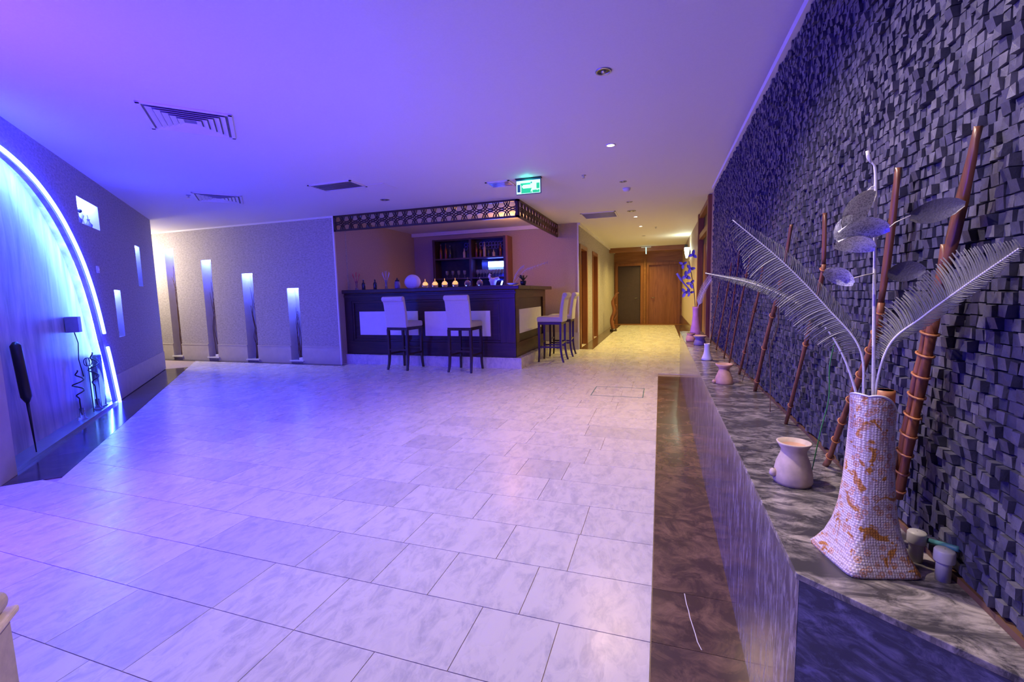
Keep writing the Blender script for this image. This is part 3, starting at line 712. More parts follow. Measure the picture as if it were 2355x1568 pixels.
# ================================================================== bar stools
def stool(label, loc, rz):
    t = thing('bar_stool', label, 'stool', loc, rz, 'upholstered bar stools')
    MB().box(-.22, .22, -.22, .24, .73, .83).build('seat', 'fabric', t, bevel=.03, smooth=False, seg=4)
    MB().box(-.215, .215, -.215, .225, .685, .735).build('seat_frame', 'darkwoodz', t, bevel=.004)
    # backrest with rolled top
    prof = [(-.17, .74), (-.19, .95), (-.22, 1.12), (-.235, 1.20), (-.245, 1.245), (-.28, 1.262), (-.315, 1.25), (-.33, 1.215), (-.315, 1.18), (-.29, 1.17), (-.275, 1.12), (-.25, .95), (-.235, .73)]
    k = len(prof); b = MB(); b.add([(-.215, y, z) for y, z in prof]+[(.215, y, z) for y, z in prof], [tuple(range(k)), tuple(range(k, 2*k))[::-1]]+[(j, j+k, (j+1) % k+k, (j+1) % k) for j in range(k)])
    br = b.build('backrest', 'fabric', t, bevel=.012, seg=3)
    for s_ in (-1, 1): MB().lathe([(.028, 0), (.022, .004), (.001, .006)], n=12).build('roll_button', 'fabric', br, True, loc=(s_*.217, -.287, 1.213), rot=(0, s_*PI/2, 0))
    for sx in (-1, 1):
        for f in (0, 1):
            y = .20 if f else -.20; dy = .012 if f else -.05
            pts = [(sx*.195, y, .70), (sx*.195, y, .30), (sx*.197, y+dy*.35, .12), (sx*.205, y+dy, 0)]
            P_ = cr(pts, 4); n = len(P_); b = MB(); vs = []; fs = []
            for i, p in enumerate(P_):
                r = .021-.006*i/(n-1); vs += [(p.x-r, p.y-r, p.z), (p.x+r, p.y-r, p.z), (p.x+r, p.y+r, p.z), (p.x-r, p.y+r, p.z)]
            for i in range(n-1):
                for q in range(4): fs.append((i*4+q, (i+1)*4+q, (i+1)*4+(q+1) % 4, i*4+(q+1) % 4))
            fs += [(0, 1, 2, 3), tuple((n-1)*4+q for q in (3, 2, 1, 0))]
            b.add(vs, fs).build('leg', 'darkwoodz', t)
    for z, a in ((.26, 0), (.33, 1)):
        if a: MB().box(-.18, .18, .19, .212, z, z+.03).build('stretcher', 'darkwoodz', t); MB().box(-.18, .18, -.212, -.19, z, z+.03).build('stretcher', 'darkwoodz', t)
        else:
            for s_ in (-1, 1): MB().box(s_*.195-.011, s_*.195+.011, -.19, .19, z, z+.03).build('stretcher', 'darkwoodz', t)
    return t
stool('cream bar stool facing the bar front, left of the two', (-4.24, 6.82, 0), -.10)
stool('cream bar stool facing the bar front, nearer the bar corner', (-3.08, 6.80, 0), -.03)
stool('cream bar stool at the side of the bar, nearer the camera', (-1.90, 8.10, 0), PI/2)
stool('cream bar stool at the side of the bar, behind the other side stool', (-1.88, 8.86, 0), PI/2+.04)

# ================================================================== ceiling fittings
def diffuser(label, cx, cy, w, rz):
    t = thing('air_diffuser', label, 'ceiling vent', (cx, cy, CH), rz, 'square ceiling air vents')
    h = w/2; MB().box(-h, h, -h, -h+.03, -.012, 0).box(-h, h, h-.03, h, -.012, 0).box(-h, -h+.03, -h, h, -.012, 0).box(h-.03, h, -h, h, -.012, 0).build('frame', 'trimw', t, bevel=.002)
    MB().box(-h+.03, h-.03, -h+.03, h-.03, -.003, -.001).build('dark_backing', 'ventgap', t)
    k = 0; a = h-.05
    while a > .05:
        b = MB(); i_ = a-.036
        for q in range(4):
            m = Matrix.Rotation(q*PI/2, 4, 'Z')
            b.add([m @ Vector(p) for p in ((-a, -a, -.018), (a, -a, -.018), (i_, -i_, -.004), (-i_, -i_, -.004), (-a, -a, -.016), (a, -a, -.016), (i_, -i_, -.0025), (-i_, -i_, -.0025))], [(3, 2, 1, 0), (4, 5, 6, 7), (0, 1, 5, 4), (2, 3, 7, 6)])
        b.build('vane', 'trimw', t); a -= .045; k += 1
    return t
diffuser('square ceiling vent with nested vanes, nearest the camera', -3.745, 2.88, .62, DROT)
diffuser('square ceiling vent above the end of the blue wall', -6.15, 5.05, .60, DROT)
def grille(label, cx, cy, wx, wy, rz=0, slat=None):
    t = thing('slatted_vent', label, 'ceiling vent', (cx, cy, CH), rz, 'slatted ceiling vents')
    hx, hy = wx/2, wy/2
    MB().box(-hx, hx, -hy, -hy+.025, -.012, 0).box(-hx, hx, hy-.025, hy, -.012, 0).box(-hx, -hx+.025, -hy, hy, -.012, 0).box(hx-.025, hx, -hy, hy, -.012, 0).build('frame', 'trimw', t)
    MB().box(-hx+.025, hx-.025, -hy+.025, hy-.025, -.003, -.001).build('dark_backing', 'ventgap', t)
    y = -hy+.04
    while y < hy-.03:
        MB().box(-hx+.025, hx-.025, y, y+.022, -.010, -.006, Matrix.Rotation(0, 4, 'X')).build('slat', 'metal', t); y += .05
    return t
grille('wide slatted ceiling vent above the niche wall, left of the bar', -4.12, 5.14, .68, .36, 0)
grille('square slatted ceiling vent at the mouth of the corridor', -1.14, 9.02, .66, .62)
grille('small slatted ceiling vent left of the green exit sign', -2.08, 5.92, .34, .30)
t = thing('ceiling_hatch', 'flush white access panel in the ceiling beside the wide vent', 'hatch', (-3.70, 5.42, CH))
MB().box(-.20, .20, -.16, .16, -.004, 0).build('panel', 'ceiling', t, bevel=.001); MB().box(-.215, .215, -.175, .175, -.002, 0).build('hatch_rim', 'trimw', t)
def spotl(x, y, r, label, lit):
    t = thing('ceiling_spotlight', label, 'spotlight', (x, y, CH), 0, 'recessed ceiling spotlights')
    MB().lathe([(r, 0), (r, -.006), (r*.78, -.008), (r*.72, 0)], n=24, cap0=False).build('ring', 'metal' if not lit else 'trimw', t, True)
    MB().lathe([(r*.70, -.002), (r*.35, -.004), (.001, -.004)], n=20, cap0=False).build('bulb' if lit else 'lens', 'lampw' if lit else 'black', t, True)
    if not lit: MB().lathe([(r*.33, -.005), (r*.25, -.012), (.001, -.014)], n=14, cap0=False).build('bulb', 'metal', t, True)
spotl(-.385, 3.27, .055, 'unlit round ceiling spotlight nearest the camera', False)
spotl(-.50, 4.86, .05, 'brightly lit ceiling spotlight in the hall', True)
spotl(-.50, 6.48, .05, 'unlit ceiling spotlight just before the smoke detector', False)
spotl(-.51, 7.96, .05, 'unlit ceiling spotlight just behind the smoke detector', False)
spotl(-.53, 8.85, .08, 'wide unlit ceiling fitting at the mouth of the corridor', False)
spotl(-.49, 9.56, .05, 'first lit ceiling spotlight inside the corridor', True)
spotl(-.45, 10.99, .05, 'second lit ceiling spotlight inside the corridor', True)
spotl(-4.06, 6.14, .07, 'unlit ceiling spotlight in front of the lattice valance', False)
spotl(-.45, 12.9, .05, 'unlit ceiling spotlight deep in the corridor', False)
t = thing('smoke_detector', 'white domed smoke detector on the ceiling before the corridor', 'smoke detector', (-.485, 6.92, CH))
MB().lathe([(.055, 0), (.055, -.02), (.04, -.045), (.001, -.05)], n=18).build('dome', 'white', t, True); MB().lathe([(.065, 0), (.065, -.006)], n=18, cap1=True).build('base', 'trimw', t)
for x, y, l in ((-.95, 5.94, 'small ceiling sprinkler right of the green exit sign'), (-.12, 11.3, 'small ceiling sprinkler inside the corridor'), (-6.35, 4.75, 'small ceiling sprinkler beside the far square vent')):
    t = thing('sprinkler', l, 'sprinkler', (x, y, CH))
    MB().lathe([(.03, 0), (.028, -.006), (.009, -.01), (.009, -.035)], n=12).build('body', 'metal', t, True); MB().lathe([(.001, -.035), (.022, -.037), (.001, -.040)], n=10, cap0=False).build('deflector', 'metal', t)
# exit sign over the bar corner
t = thing('exit_sign', 'green and white lit emergency exit sign hanging over the bar corner', 'sign', (-1.645, 5.78, 2.545), 0)
MB().box(-.168, .168, -.014, .014, 0, .192).build('sign_box', 'exitd', t, bevel=.003)
MB().box(-.175, .175, -.03, .03, .192, .205).build('ceiling_mount', 'black', t)
sgf = MB().box(-.160, .160, -.0165, -.0140, .006, .172).build('sign_face', 'exitw', t)
def plate(x0, x1, z0, z1, mt, nm, d=.0175): return MB().box(x0, x1, -d, -.0165, z0, z1).build(nm, mt, sgf)
plate(-.095, .050, .012, .072, 'exitg', 'green_field'); plate(.058, .150, .012, .045, 'exitg', 'green_field'); plate(-.105, .030, .118, .140, 'exitg', 'green_field'); plate(.110, .150, .060, .130, 'exitg', 'green_field')
plate(-.095, -.072, .072, .118, 'exitg', 'green_field')
plate(-.148, -.108, .030, .125, 'exitd', 'door_symbol')
b = MB()
def seg2(p, q, wd):
    d = Vector((q[0]-p[0], 0, q[1]-p[1])).normalized(); nn = Vector((-d.z, 0, d.x))*wd/2; P0 = Vector((p[0], -.0188, p[1])); P1 = Vector((q[0], -.0188, q[1])); e = Vector((0, .0012, 0))
    b.add([P0+nn, P0-nn, P1-nn, P1+nn, P0+nn+e, P0-nn+e, P1-nn+e, P1+nn+e], [(0, 1, 2, 3), (7, 6, 5, 4), (0, 4, 5, 1), (2, 6, 7, 3), (1, 5, 6, 2), (3, 7, 4, 0)])
for p, q, wd in (((.045, .125), (.075, .085), .022), ((.060, .125), (.095, .110), .012), ((.045, .118), (.012, .105), .010), ((.078, .085), (.105, .060), .014), ((.105, .060), (.125, .040), .012), ((.070, .085), (.045, .055), .014), ((.045, .055), (.035, .025), .012), ((-.085, .095), (.015, .095), .012), ((-.085, .095), (-.055, .115), .010), ((-.085, .095), (-.055, .075), .010)): seg2(p, q, wd)
b.build('running_figure', 'exitw', sgf)
MB().tube([(.042, -.0188, .140), (.042, -.0175, .140)], .011, 12).build('figure_head', 'exitd', sgf)
# second exit sign seen edge on
t = thing('exit_sign', 'white lit exit sign seen edge-on deep in the corridor', 'sign', (-.47, 15.9, 2.50))
MB().box(-.012, .012, -.17, .17, 0, .20).build('sign_face', 'exitw', t); MB().box(-.16, .16, -.03, .03, .205, .225).build('ceiling_mount', 'trimw', t); MB().tube([(0, 0, .2), (0, 0, .25)], .006, 6).build('stem', 'metal', t)
# wall sconce
t = thing('wall_sconce', 'lit glass wall lamp high on the right wall of the corridor', 'wall lamp', (.76, 13.2, 2.10))
MB().box(-.03, 0, -.05, .05, .05, .22).build('back_plate', 'black', t, bevel=.004)
MB().lathe([(.02, 0), (.05, .12), (.07, .28), (.066, .28), (.045, .12)], (-.09, 0, .02), 18).build('shade', 'sconce', t, True)
MB().tube([(-.03, 0, .10), (-.07, 0, .06), (-.09, 0, .03)], .01, 6).build('arm', 'metal', t, True)
t = thing('wall_speaker', 'small dark box high on the right corridor wall beyond the lamp', 'speaker', (.76, 14.6, 2.48)); MB().box(-.08, 0, -.09, .09, 0, .13).build('cabinet', 'black', t, bevel=.006); MB().box(-.084, -.08, -.07, .07, .015, .115).build('grille', 'exitd', t)
# switch on the diagonal wall
def dloc(a, y, z): v = DN*(DOFF+y)+DD*a; return (v.x, v.y, z)
t = thing('light_switch', 'small round wall switch beside the glowing arch', 'switch', dloc(-7.152, 0, 1.62), DROT); MB().box(-.04, .04, 0, .012, 0, .08).build('switch_plate', 'trimw', t, bevel=.003); MB().box(-.012, .012, .012, .018, .025, .055).build('rocker', 'white', t)

# niche contents on the diagonal wall
def small_vase(label, a, z, s, mt, y=-.08):
    t = thing('small_vase', label, 'vase', dloc(a, y, z), DROT)
    MB().lathe([(.02*s, 0), (.035*s, .02*s), (.04*s, .05*s), (.015*s, .085*s), (.012*s, .11*s), (.02*s, .12*s)], n=14).build('vase_body', mt, t, True)
    MB().tube([(0, 0, .1*s), (.01*s, 0, .15*s), (.03*s, 0, .17*s)], .003*s, 5).build('handle', 'black', t, True)
small_vase('dark little jug at the left of the square wall niche', -6.92, 2.157, 1.0, 'ceramicblue', -.06)
small_vase('dark little jug at the right of the square wall niche', -7.28, 2.157, .9, 'ceramicblue', -.06)
small_vase('small dark jug at the foot of the lower wall slot', -7.88, .802, 1.3, 'black')
small_vase('small dark jug at the foot of the upper wall slot', -9.27, 1.517, .9, 'black')
t = thing('figurine', 'small pale figurine with a dark head in the square wall niche', 'figurine', dloc(-7.09, -.08, 2.157), DROT)
MB().lathe([(.03, 0), (.035, .03), (.022, .08), (.035, .12), (.012, .15)], n=12).build('body', 'white', t, True); MB().lathe([(.004, 0), (.02, .015), (.022, .03), (.012, .045), (.001, .05)], (0, 0, .15), 12).build('head', 'black', t, True)
# arch recess decorations
def curly(label, a, y, h, mt='black'):
    t = thing('curly_stem', label, 'decoration', dloc(a, y, .02), DROT)
    pts = []
    for k in range(40):
        q = k/39; rr = .0 if q < .35 else .05*math.sin((q-.35)/.65*PI)
        pts.append((rr*math.cos(q*26)+.02*math.sin(q*5), rr*math.sin(q*26), .05+q*h))
    MB().tube(pts, .007, 6).build('stem', mt, t, True)
    MB().lathe([(.045, 0), (.042, .006), (.02, .03), (.022, .12), (.019, .12)], n=14).build('glass_holder', 'glass', t, True)
curly('black corkscrew stem in a clear holder, left of the two in the arch', -6.36, -.07, .48)
curly('tall black corkscrew stem in a clear holder near the arch foot', -6.88, -.07, .62)
t = thing('leaning_rod', 'dark tapered rod with a padded grip leaning inside the arch', 'rod', dloc(-5.20, -.04, .02), DROT)
MB().tube([(.05, 0, 0), (.0, -.03, .42)], [.004, .012], 8).build('shaft', 'black', t, True); MB().tube([(.0, -.03, .42), (.0, -.032, .47), (-.045, -.07, .90), (-.05, -.075, .93)], [.014, .036, .036, .014], 10).build('grip', 'black', t, True)
for i, (a, w_, h_) in enumerate(((-7.10, .045, .62), (-6.98, .03, .50))):
    t = thing('tall_glass_vase', ['tall clear glass vase closest to the foot of the arch', 'shorter clear glass vase beside the tallest one in the arch'][i], 'vase', dloc(a, -.14+.0*i, .02), DROT)
    t.location = dloc(a, -.09+.0*i, .02)
    MB().lathe([(w_, 0), (w_, h_), (w_*.92, h_), (w_*.92, .02)], n=20).build('vase_body', 'glass', t, True); MB().lathe([(w_*1.25, 0), (w_*1.2, .01), (w_, .016)], n=20).build('foot', 'glass', t, True)
t = thing('wall_box', 'small dark box fixed on the back of the arch recess', 'box', dloc(-6.53, -.155, .95), DROT); MB().box(-.05, .05, 0, .11, 0, .17).build('box_body', 'ceramicblue', t, bevel=.005); MB().tube([(-.02, .05, 0), (-.06, .06, -.12), (-.05, .05, -.3), (-.10, .06, -.50)], .005, 6).build('cable', 'black', t, True)
t = thing('wire_ornament', 'small tangle of dark looped wire near the foot of the arch', 'ornament', dloc(-6.72, -.07, .02), DROT)
MB().tube([(0, 0, 0), (0, 0, .52)], .005, 6).build('wire_stem', 'black', t, True)
for k in range(4):
    q = k*.8; MB().tube([(.06*math.cos(j*PI/6)*math.cos(q), .06*math.cos(j*PI/6)*math.sin(q)*.6, .58+.05*math.sin(j*PI/6)) for j in range(13)], .004, 5).build('wire_loop', 'black', t, True)

# beige armchair corner, bottom left
t = thing('beige_seat', 'corner of a beige upholstered seat at the bottom left edge', 'seat', (-1.493, .576, 0), DROT)
MB().box(0, .62, -.62, 0, .04, .50).build('seat_base', 'beige', t, bevel=.012, seg=3)
MB().box(-.012, .632, -.632, .012, .503, .522).build('seam_piping', 'clay', t, bevel=.006)
MB().box(-.004, .624, -.624, .004, .524, .575).build('seat_cushion', 'beige', t, bevel=.022, seg=4)
for px_, py_ in ((.05, -.05), (.57, -.05), (.05, -.57), (.57, -.57)): MB().box(px_-.02, px_+.02, py_-.02, py_+.02, 0, .04).build('foot', 'black', t)

# ================================================================== ledge decorations
# spears leaning on the stone wall (y, z at x = .535)
def yz(pts, x=.535, f=.535/.49): return [(x, y*f, 1.25+(z-1.25)*f) for y, z in pts]
SP = dict(B=[(1.221, 1.505), (1.264, 1.211), (1.296, 1.112), (1.448, .886), (1.569, .682)], C=[(1.679, 1.482), (1.668, 1.322), (1.766, 1.136), (2.028, .700)], D=[(2.062, 1.499), (2.17, 1.292), (2.412, 1.032), (2.659, .700)],
          E=[(2.571, 1.356), (2.665, 1.208), (2.83, 1.048), (3.17, .702)], F=[(2.921, 1.432), (3.091, 1.259), (3.317, 1.043), (3.618, .702)], G=[(3.295, 1.503), (3.447, 1.246), (3.901, .70)], H=[(3.645, 1.442), (3.789, 1.264), (4.434, .70)], I=[(4.304, 1.309), (4.932, .702)])
SL = dict(B='reddish cane spear with spiral binding behind the beaded vase', C='short-bladed red cane spear just left of the beaded vase', D='thick red cane spear third along the stone wall from the camera', E='slim red cane spear leaning fourth along the stone wall',
          F='pale red cane spear fifth along the stone wall', G='thin tall cane sixth along the stone wall', H='thin cane seventh along the stone wall', I='farthest thin cane against the stone wall')
SR = dict(B=.0085, C=.0075, D=.0105, E=.0085, F=.0075, G=.006, H=.007, I=.006)
def blade(p0, p1, w, name, par, bm='blade'):
    p0, p1 = Vector(p0), Vector(p1); d = (p1-p0); b = MB(); vs = []; fs = []
    ks = [0, .12, .3, .55, .8, .93, 1]; ws = [.25, .75, 1, .95, .7, .4, .05]
    sd = Vector((0, d.z, -d.y)).normalized()
    for k_, w_ in zip(ks, ws):
        c = p0+d*k_; vs += [c-sd*w*w_, c+Vector((-.008, 0, 0)), c+sd*w*w_, c+Vector((.006, 0, 0))]
    for i in range(len(ks)-1):
        for q in range(4): fs.append((i*4+q, i*4+(q+1) % 4, (i+1)*4+(q+1) % 4, (i+1)*4+q))
    fs += [(3, 2, 1, 0), tuple((len(ks)-1)*4+q for q in range(4))]
    b.add(vs, fs).build(name, bm, par, True)
def rings(path, r, n, par, start=.1, end=.95, rr=.0022):
    for k in range(n):
        u = (start+(end-start)*k/(max(1, n-1)))*(len(path)-1); i = min(int(u), len(path)-2); p = path[i].lerp(path[i+1], u-i); tdir = (path[i+1]-path[i]).normalized()
        a = Vector((1, 0, 0)); c = tdir.cross(a).normalized()
        pts = [p+(a*math.cos(q*PI/6)+c*math.sin(q*PI/6))*r+tdir*.004*math.sin(q*PI/6) for q in range(13)]
        MB().tube(pts, rr, 5).build('binding_ring', 'binding', par, True)
for k_, pts in SP.items():
    P3 = yz(pts); base = Vector(P3[-1]); base.z = .651
    t = thing('cane_spear', SL[k_], 'spear', tuple(base))
    path = cr([Vector(p)-base for p in P3][::-1], 5); path[0].z = max(path[0].z, .001)
    r = SR[k_]
    if k_ in 'BCD':
        n = len(path); cut = n-6
        MB().tube(path[:cut+1], [r*(1+.12*math.sin(i*1.9)) for i in range(cut+1)], 8).build('shaft', 'cane', t, True)
        blade(path[cut], path[-1], .024 if k_ == 'B' else .018, 'blade', t)
        rings(path[:cut+1], r*1.25, 9 if k_ == 'B' else 4, t)
    else:
        MB().tube(path, [r*(1+.12*math.sin(i*1.7))*(1-.35*i/len(path)) for i in range(len(path))], 8).build('shaft', 'cane', t, True)
        rings(path, r*1.15, 3, t, .15, .8)
# large double-shafted spear
A = [(.962, 1.505), (.992, 1.415), (1.03, 1.276), (1.058, 1.171), (1.142, .796)]
P3 = yz(A); base = Vector(P3[-1])
t = thing('double_cane_spear', 'large spear of two bound red canes with a broad dark blade on the stone wall', 'spear', tuple(base))
pa = [Vector(p)-base for p in P3][::-1]
lowp = pa[0]; topj = pa[1]+(pa[2]-pa[1])*.3
for s_ in (-1, 1):
    off = Vector((0, s_*.011, 0)); pth = cr([lowp+off, lowp.lerp(topj, .35)+off, lowp.lerp(topj, .7)+off*.9, topj+off*.5], 5)
    MB().tube(pth, [.0095*(1+.10*math.sin(i*1.5)) for i in range(len(pth))], 8).build('shaft', 'cane', t, True)
cp = cr([lowp, lowp.lerp(topj, .5), topj], 6)
for k in range(9):
    p = lowp.lerp(topj, .05+.105*k)
    pts = [p+Vector((.012*math.cos(q*PI/6), .024*math.sin(q*PI/6), .004*math.sin(q*PI/6))) for q in range(13)]
    MB().tube(pts, .0024, 5).build('binding_ring', 'binding', t, True)
blade(topj-Vector((0, 0, .05)), pa[2]+Vector((-.004, -.008, .05)), .023, 'collar', t, 'cane')
blade(pa[2]-Vector((0, 0, .02)), pa[4], .024, 'blade', t)
# second blade portion seen lower, tied near the fronds
# reeds: cut cane and green wire
t = thing('cane_stub', 'short thick cut cane standing right behind the beaded vase', 'cane', (.497, 1.235, .6502)); MB().tube([(0, 0, 0), (0, 0, .36)], .016, 10).build('cane_body', 'cane', t, True); MB().tube([(0, 0, .33), (0, 0, .36)], .019, 10).build('cut_collar', 'binding', t, True)
t = thing('green_wire', 'thin green wire arching up from behind the near clay pot', 'wire', (.455, 1.58, .6502)); MB().tube(cr([(0, 0, 0), (.012, -.03, .16), (.02, -.06, .27), (.012, -.08, .37), (.01, -.12, .455)], 6), .0016, 5).build('wire_strand', 'green', t, True); MB().lathe([(.001, 0), (.004, .004), (.001, .008)], (.01, -.12, .452), 8).build('wire_tip', 'white', t, True)
t = thing('thin_vine', 'thin curling vine beside the third cane on the stone wall', 'vine', (.515, 2.42, .6502)); MB().tube(cr([(0, 0, 0), (.01, .07, .18), (0, .05, .30), (.01, -.04, .42), (0, -.08, .52)], 6), .0022, 5).build('vine_strand', 'twig', t, True)
t = thing('thin_vine', 'thin dry vine beside the thick cane farther along the wall', 'vine', (.515, 3.2, .6502)); MB().tube(cr([(0, 0, 0), (.01, -.09, .15), (0, -.14, .32), (.01, -.25, .52)], 6), .0022, 5).build('vine_strand', 'twig', t, True)

# beaded vase
vz = thing('beaded_vase', 'tall beaded vase with orange flower patterns and a flared square base', 'vase', (.432, 1.125, .6505), math.radians(14))
prof = [(0, .072, 9), (.005, .074, 9), (.015, .069, 8), (.04, .059, 6), (.075, .051, 4.5), (.12, .0455, 3.2), (.18, .042, 2.6), (.26, .0395, 2.3), (.32, .0385, 2.1), (.345, .040, 2.0), (.352, .039, 2)]
def sup(prof, n=64, tilt=True):
    vs = []; fs = []
    for i, (z, a, e) in enumerate(prof):
        for k in range(n):
            q = 2*PI*k/n; c, s_ = math.cos(q), math.sin(q); rad = a/((abs(c)**e+abs(s_)**e)**(1/e))
            if i < 4: rad *= 1+.06*max(0, math.cos(q-2.36))*(1-i/4)
            zz = z
            if z > .25: zz += (z-.25)*(-.22)*math.cos(q-.3)+.012*(z-.25)/.1*max(0, -math.cos(q*2))
            vs.append((rad*c, rad*s_, zz))
    for i in range(len(prof)-1):
        for k in range(n): fs.append((i*n+k, i*n+(k+1) % n, (i+1)*n+(k+1) % n, (i+1)*n+k))
    return vs, fs, n
vs, fs, n_ = sup(prof); b = MB(); b.add(vs, fs+[tuple(range(n_))[::-1]]); vb = b.build('vase_body', 'beads', vz, True)
vi, fi, n_ = sup([(.352, .039, 2), (.345, .036, 2), (.27, .035, 2.2), (.20, .036, 2.5)]); MB().add(vi, [f[::-1] for f in fi]+[tuple(3*n_+k for k in range(n_))]).build('vase_lining', 'clay', vb, True)
MB().tube([Vector(vs[-n_+k]) for k in range(n_)]+[Vector(vs[-n_])], .0022, 6, False).build('rim', 'whitebisque', vb, True)

# silver fern fronds
def frond(label, spine, bare, lu, ll, nl, tipw=.25, side=None):
    base = Vector(spine[0]); t = thing('silver_fern', label, 'artificial fern', tuple(base), 0, 'silver fern fronds in the beaded vase')
    P_ = cr([Vector(p)-base for p in spine], 10); n = len(P_)
    MB().tube(P_, [.0032*(1-.65*i/n) for i in range(n)], 7).build('stem', 'silverstem', t, True)
    zf = .72/((lu+ll)/2); b0 = MB(); seg = 5; vs = []; fs = []
    for i in range(seg+1):
        u = i/seg; w_ = .0030*(1-u*.55); c = Vector((u, 0, (.30*u*u))); vs += [c+Vector((0, -w_*.6, 0)), c+Vector((0, 0, -w_*zf)), c+Vector((0, w_*.6, 0)), c+Vector((0, 0, w_*zf))]
    for i in range(seg):
        for q in range(4): fs.append((i*4+q, i*4+(q+1) % 4, (i+1)*4+(q+1) % 4, (i+1)*4+q))
    b0.add(vs, fs); lm = b0.mesh('leaflet', 'glitter', True)
    view = Vector((0, 0, 1.25))
    for k in range(nl):
        u = bare+(1-bare)*k/(nl-1); f = u*(n-1); i = min(int(f), n-2); p = P_[i].lerp(P_[i+1], f-i); td = (P_[i+1]-P_[i]).normalized()
        nn = side.normalized() if side else Vector((-.35, -.9, .1)).normalized()
        sd = nn.cross(td).normalized()
        v = (u-bare)/(1-bare); env = min(1, .45+2.2*v)*(1 if v < .72 else max(tipw, 1-(v-.72)/.28*(1-tipw)))
        for s_, ln in ((1, lu), (-1, ll)):
            L_ = ln*env*random.uniform(.94, 1.06)
            dr = (sd*s_*.93+td*(.36 if s_ > 0 else .62)+nn*random.uniform(-.10, .10)).normalized()
            up_ = td; yy = up_.cross(dr).normalized(); zz = dr.cross(yy).normalized()
            if (zz.dot(td) < 0) != (s_ > 0): zz = -zz; yy = -yy
            m = Matrix((dr*L_, yy, zz*L_)).transposed().to_4x4(); m.translation = p
            o = bpy.data.objects.new('leaflet', lm); C.objects.link(o); o.parent = t; o.matrix_local = m
    return t
frond('broad silver glitter fern frond rising to the upper left from the beaded vase', [(.425, 1.115, .86), (.412, 1.115, 1.013), (.403, 1.125, 1.119), (.349, 1.155, 1.205), (.269, 1.195, 1.310), (.168, 1.25, 1.421)], .38, .070, .034, 84)
frond('narrow silver glitter fern frond reaching far left, seen nearly edge-on', [(.427, 1.118, .86), (.402, 1.12, 1.013), (.366, 1.14, 1.127), (.313, 1.18, 1.202), (.224, 1.24, 1.259), (.113, 1.3, 1.294)], .42, .015, .013, 110, side=Vector((-.2, -.6, .5)))
frond('broad silver glitter fern frond reaching to the right edge', [(.438, 1.113, .86), (.433, 1.12, 1.014), (.444, 1.1, 1.128), (.474, 1.05, 1.190), (.494, .97, 1.248), (.496, .86, 1.300)], .34, .056, .030, 80, side=Vector((-.75, -.6, .1)))
# orchid stem with glitter petals
ob = Vector((.432, 1.116, .86)); t = thing('glitter_orchid', 'tall white stem with silver glitter petals in the beaded vase', 'artificial flower', tuple(ob))
MB().tube(cr([(0, 0, 0), Vector((.430, 1.12, 1.014))-ob, Vector((.422, 1.12, 1.212))-ob, Vector((.416, 1.12, 1.354))-ob, Vector((.411, 1.12, 1.475))-ob, Vector((.403, 1.12, 1.500))-ob, Vector((.395, 1.12, 1.519))-ob], 5), [.0035]*12+[.003]*10+[.0022]*9, 8).build('stem', 'silverstem', t, True)
MB().tube([Vector((.402, 1.12, 1.498))-ob, Vector((.398, 1.12, 1.510))-ob, Vector((.394, 1.12, 1.522))-ob], [.002, .0046, .0025], 7).build('bud', 'silverstem', t, True)
def petal(c, ax, bx_, mt, curl=.35, nm='petal'):
    c, ax, bx_ = Vector(c)-ob, Vector(ax), Vector(bx_); nn = ax.cross(bx_).normalized(); vs = []; fs = []; nu, nv = 7, 6
    for i in range(nu+1):
        u = i/nu; wd = math.sin(PI*min(1, u*.92+.06))**.6
        for j in range(nv+1):
            v = (j/nv-.5)*2
            vs.append(c+ax*(u-.5)*2+bx_*v*wd+nn*(curl*ax.length*((u-.5)**2*2+v*v*.5)))
    m_ = nv+1
    for i in range(nu):
        for j in range(nv): fs.append((i*m_+j, i*m_+j+1, (i+1)*m_+j+1, (i+1)*m_+j))
    k = len(vs); vs += [p+nn*.0012 for p in vs]; fs += [tuple(q+k for q in f[::-1]) for f in fs]
    return MB().add(vs, fs).build(nm, mt, t, True)
petal((.372, 1.115, 1.404), (.022, .0, .042), (-.024, -.022, .010), 'glitter')
petal((.383, 1.095, 1.372), (.042, -.006, .004), (-.002, -.024, .020), 'glitter', .5)
petal((.377, 1.100, 1.343), (.034, 0, -.006), (.003, -.022, .014), 'glitter', .5)
petal((.352, 1.11, 1.372), (.012, .0, .024), (-.012, -.004, .006), 'glitter', .4)
petal((.352, 1.10, 1.276), (.026, 0, -.014), (.006, -.012, .014), 'glitter', .5)
petal((.492, 1.07, 1.387), (.034, -.014, .006), (.002, .0, .022), 'petalgrey', .3)
petal((.463, 1.10, 1.278), (.028, -.006, .002), (.0, -.004, .020), 'petalgrey', .3)
for pts in ([(.417, 1.12, 1.345), (.445, 1.11, 1.375), (.468, 1.09, 1.388)], [(.420, 1.12, 1.276), (.398, 1.11, 1.272), (.374, 1.10, 1.266)], [(.414, 1.12, 1.452), (.405, 1.12, 1.450), (.392, 1.116, 1.436)], [(.418, 1.12, 1.33), (.405, 1.11, 1.34), (.395, 1.10, 1.352)]):
    MB().tube([Vector(p)-ob for p in pts], .0011, 5).build('twig', 'silverstem', t, True)

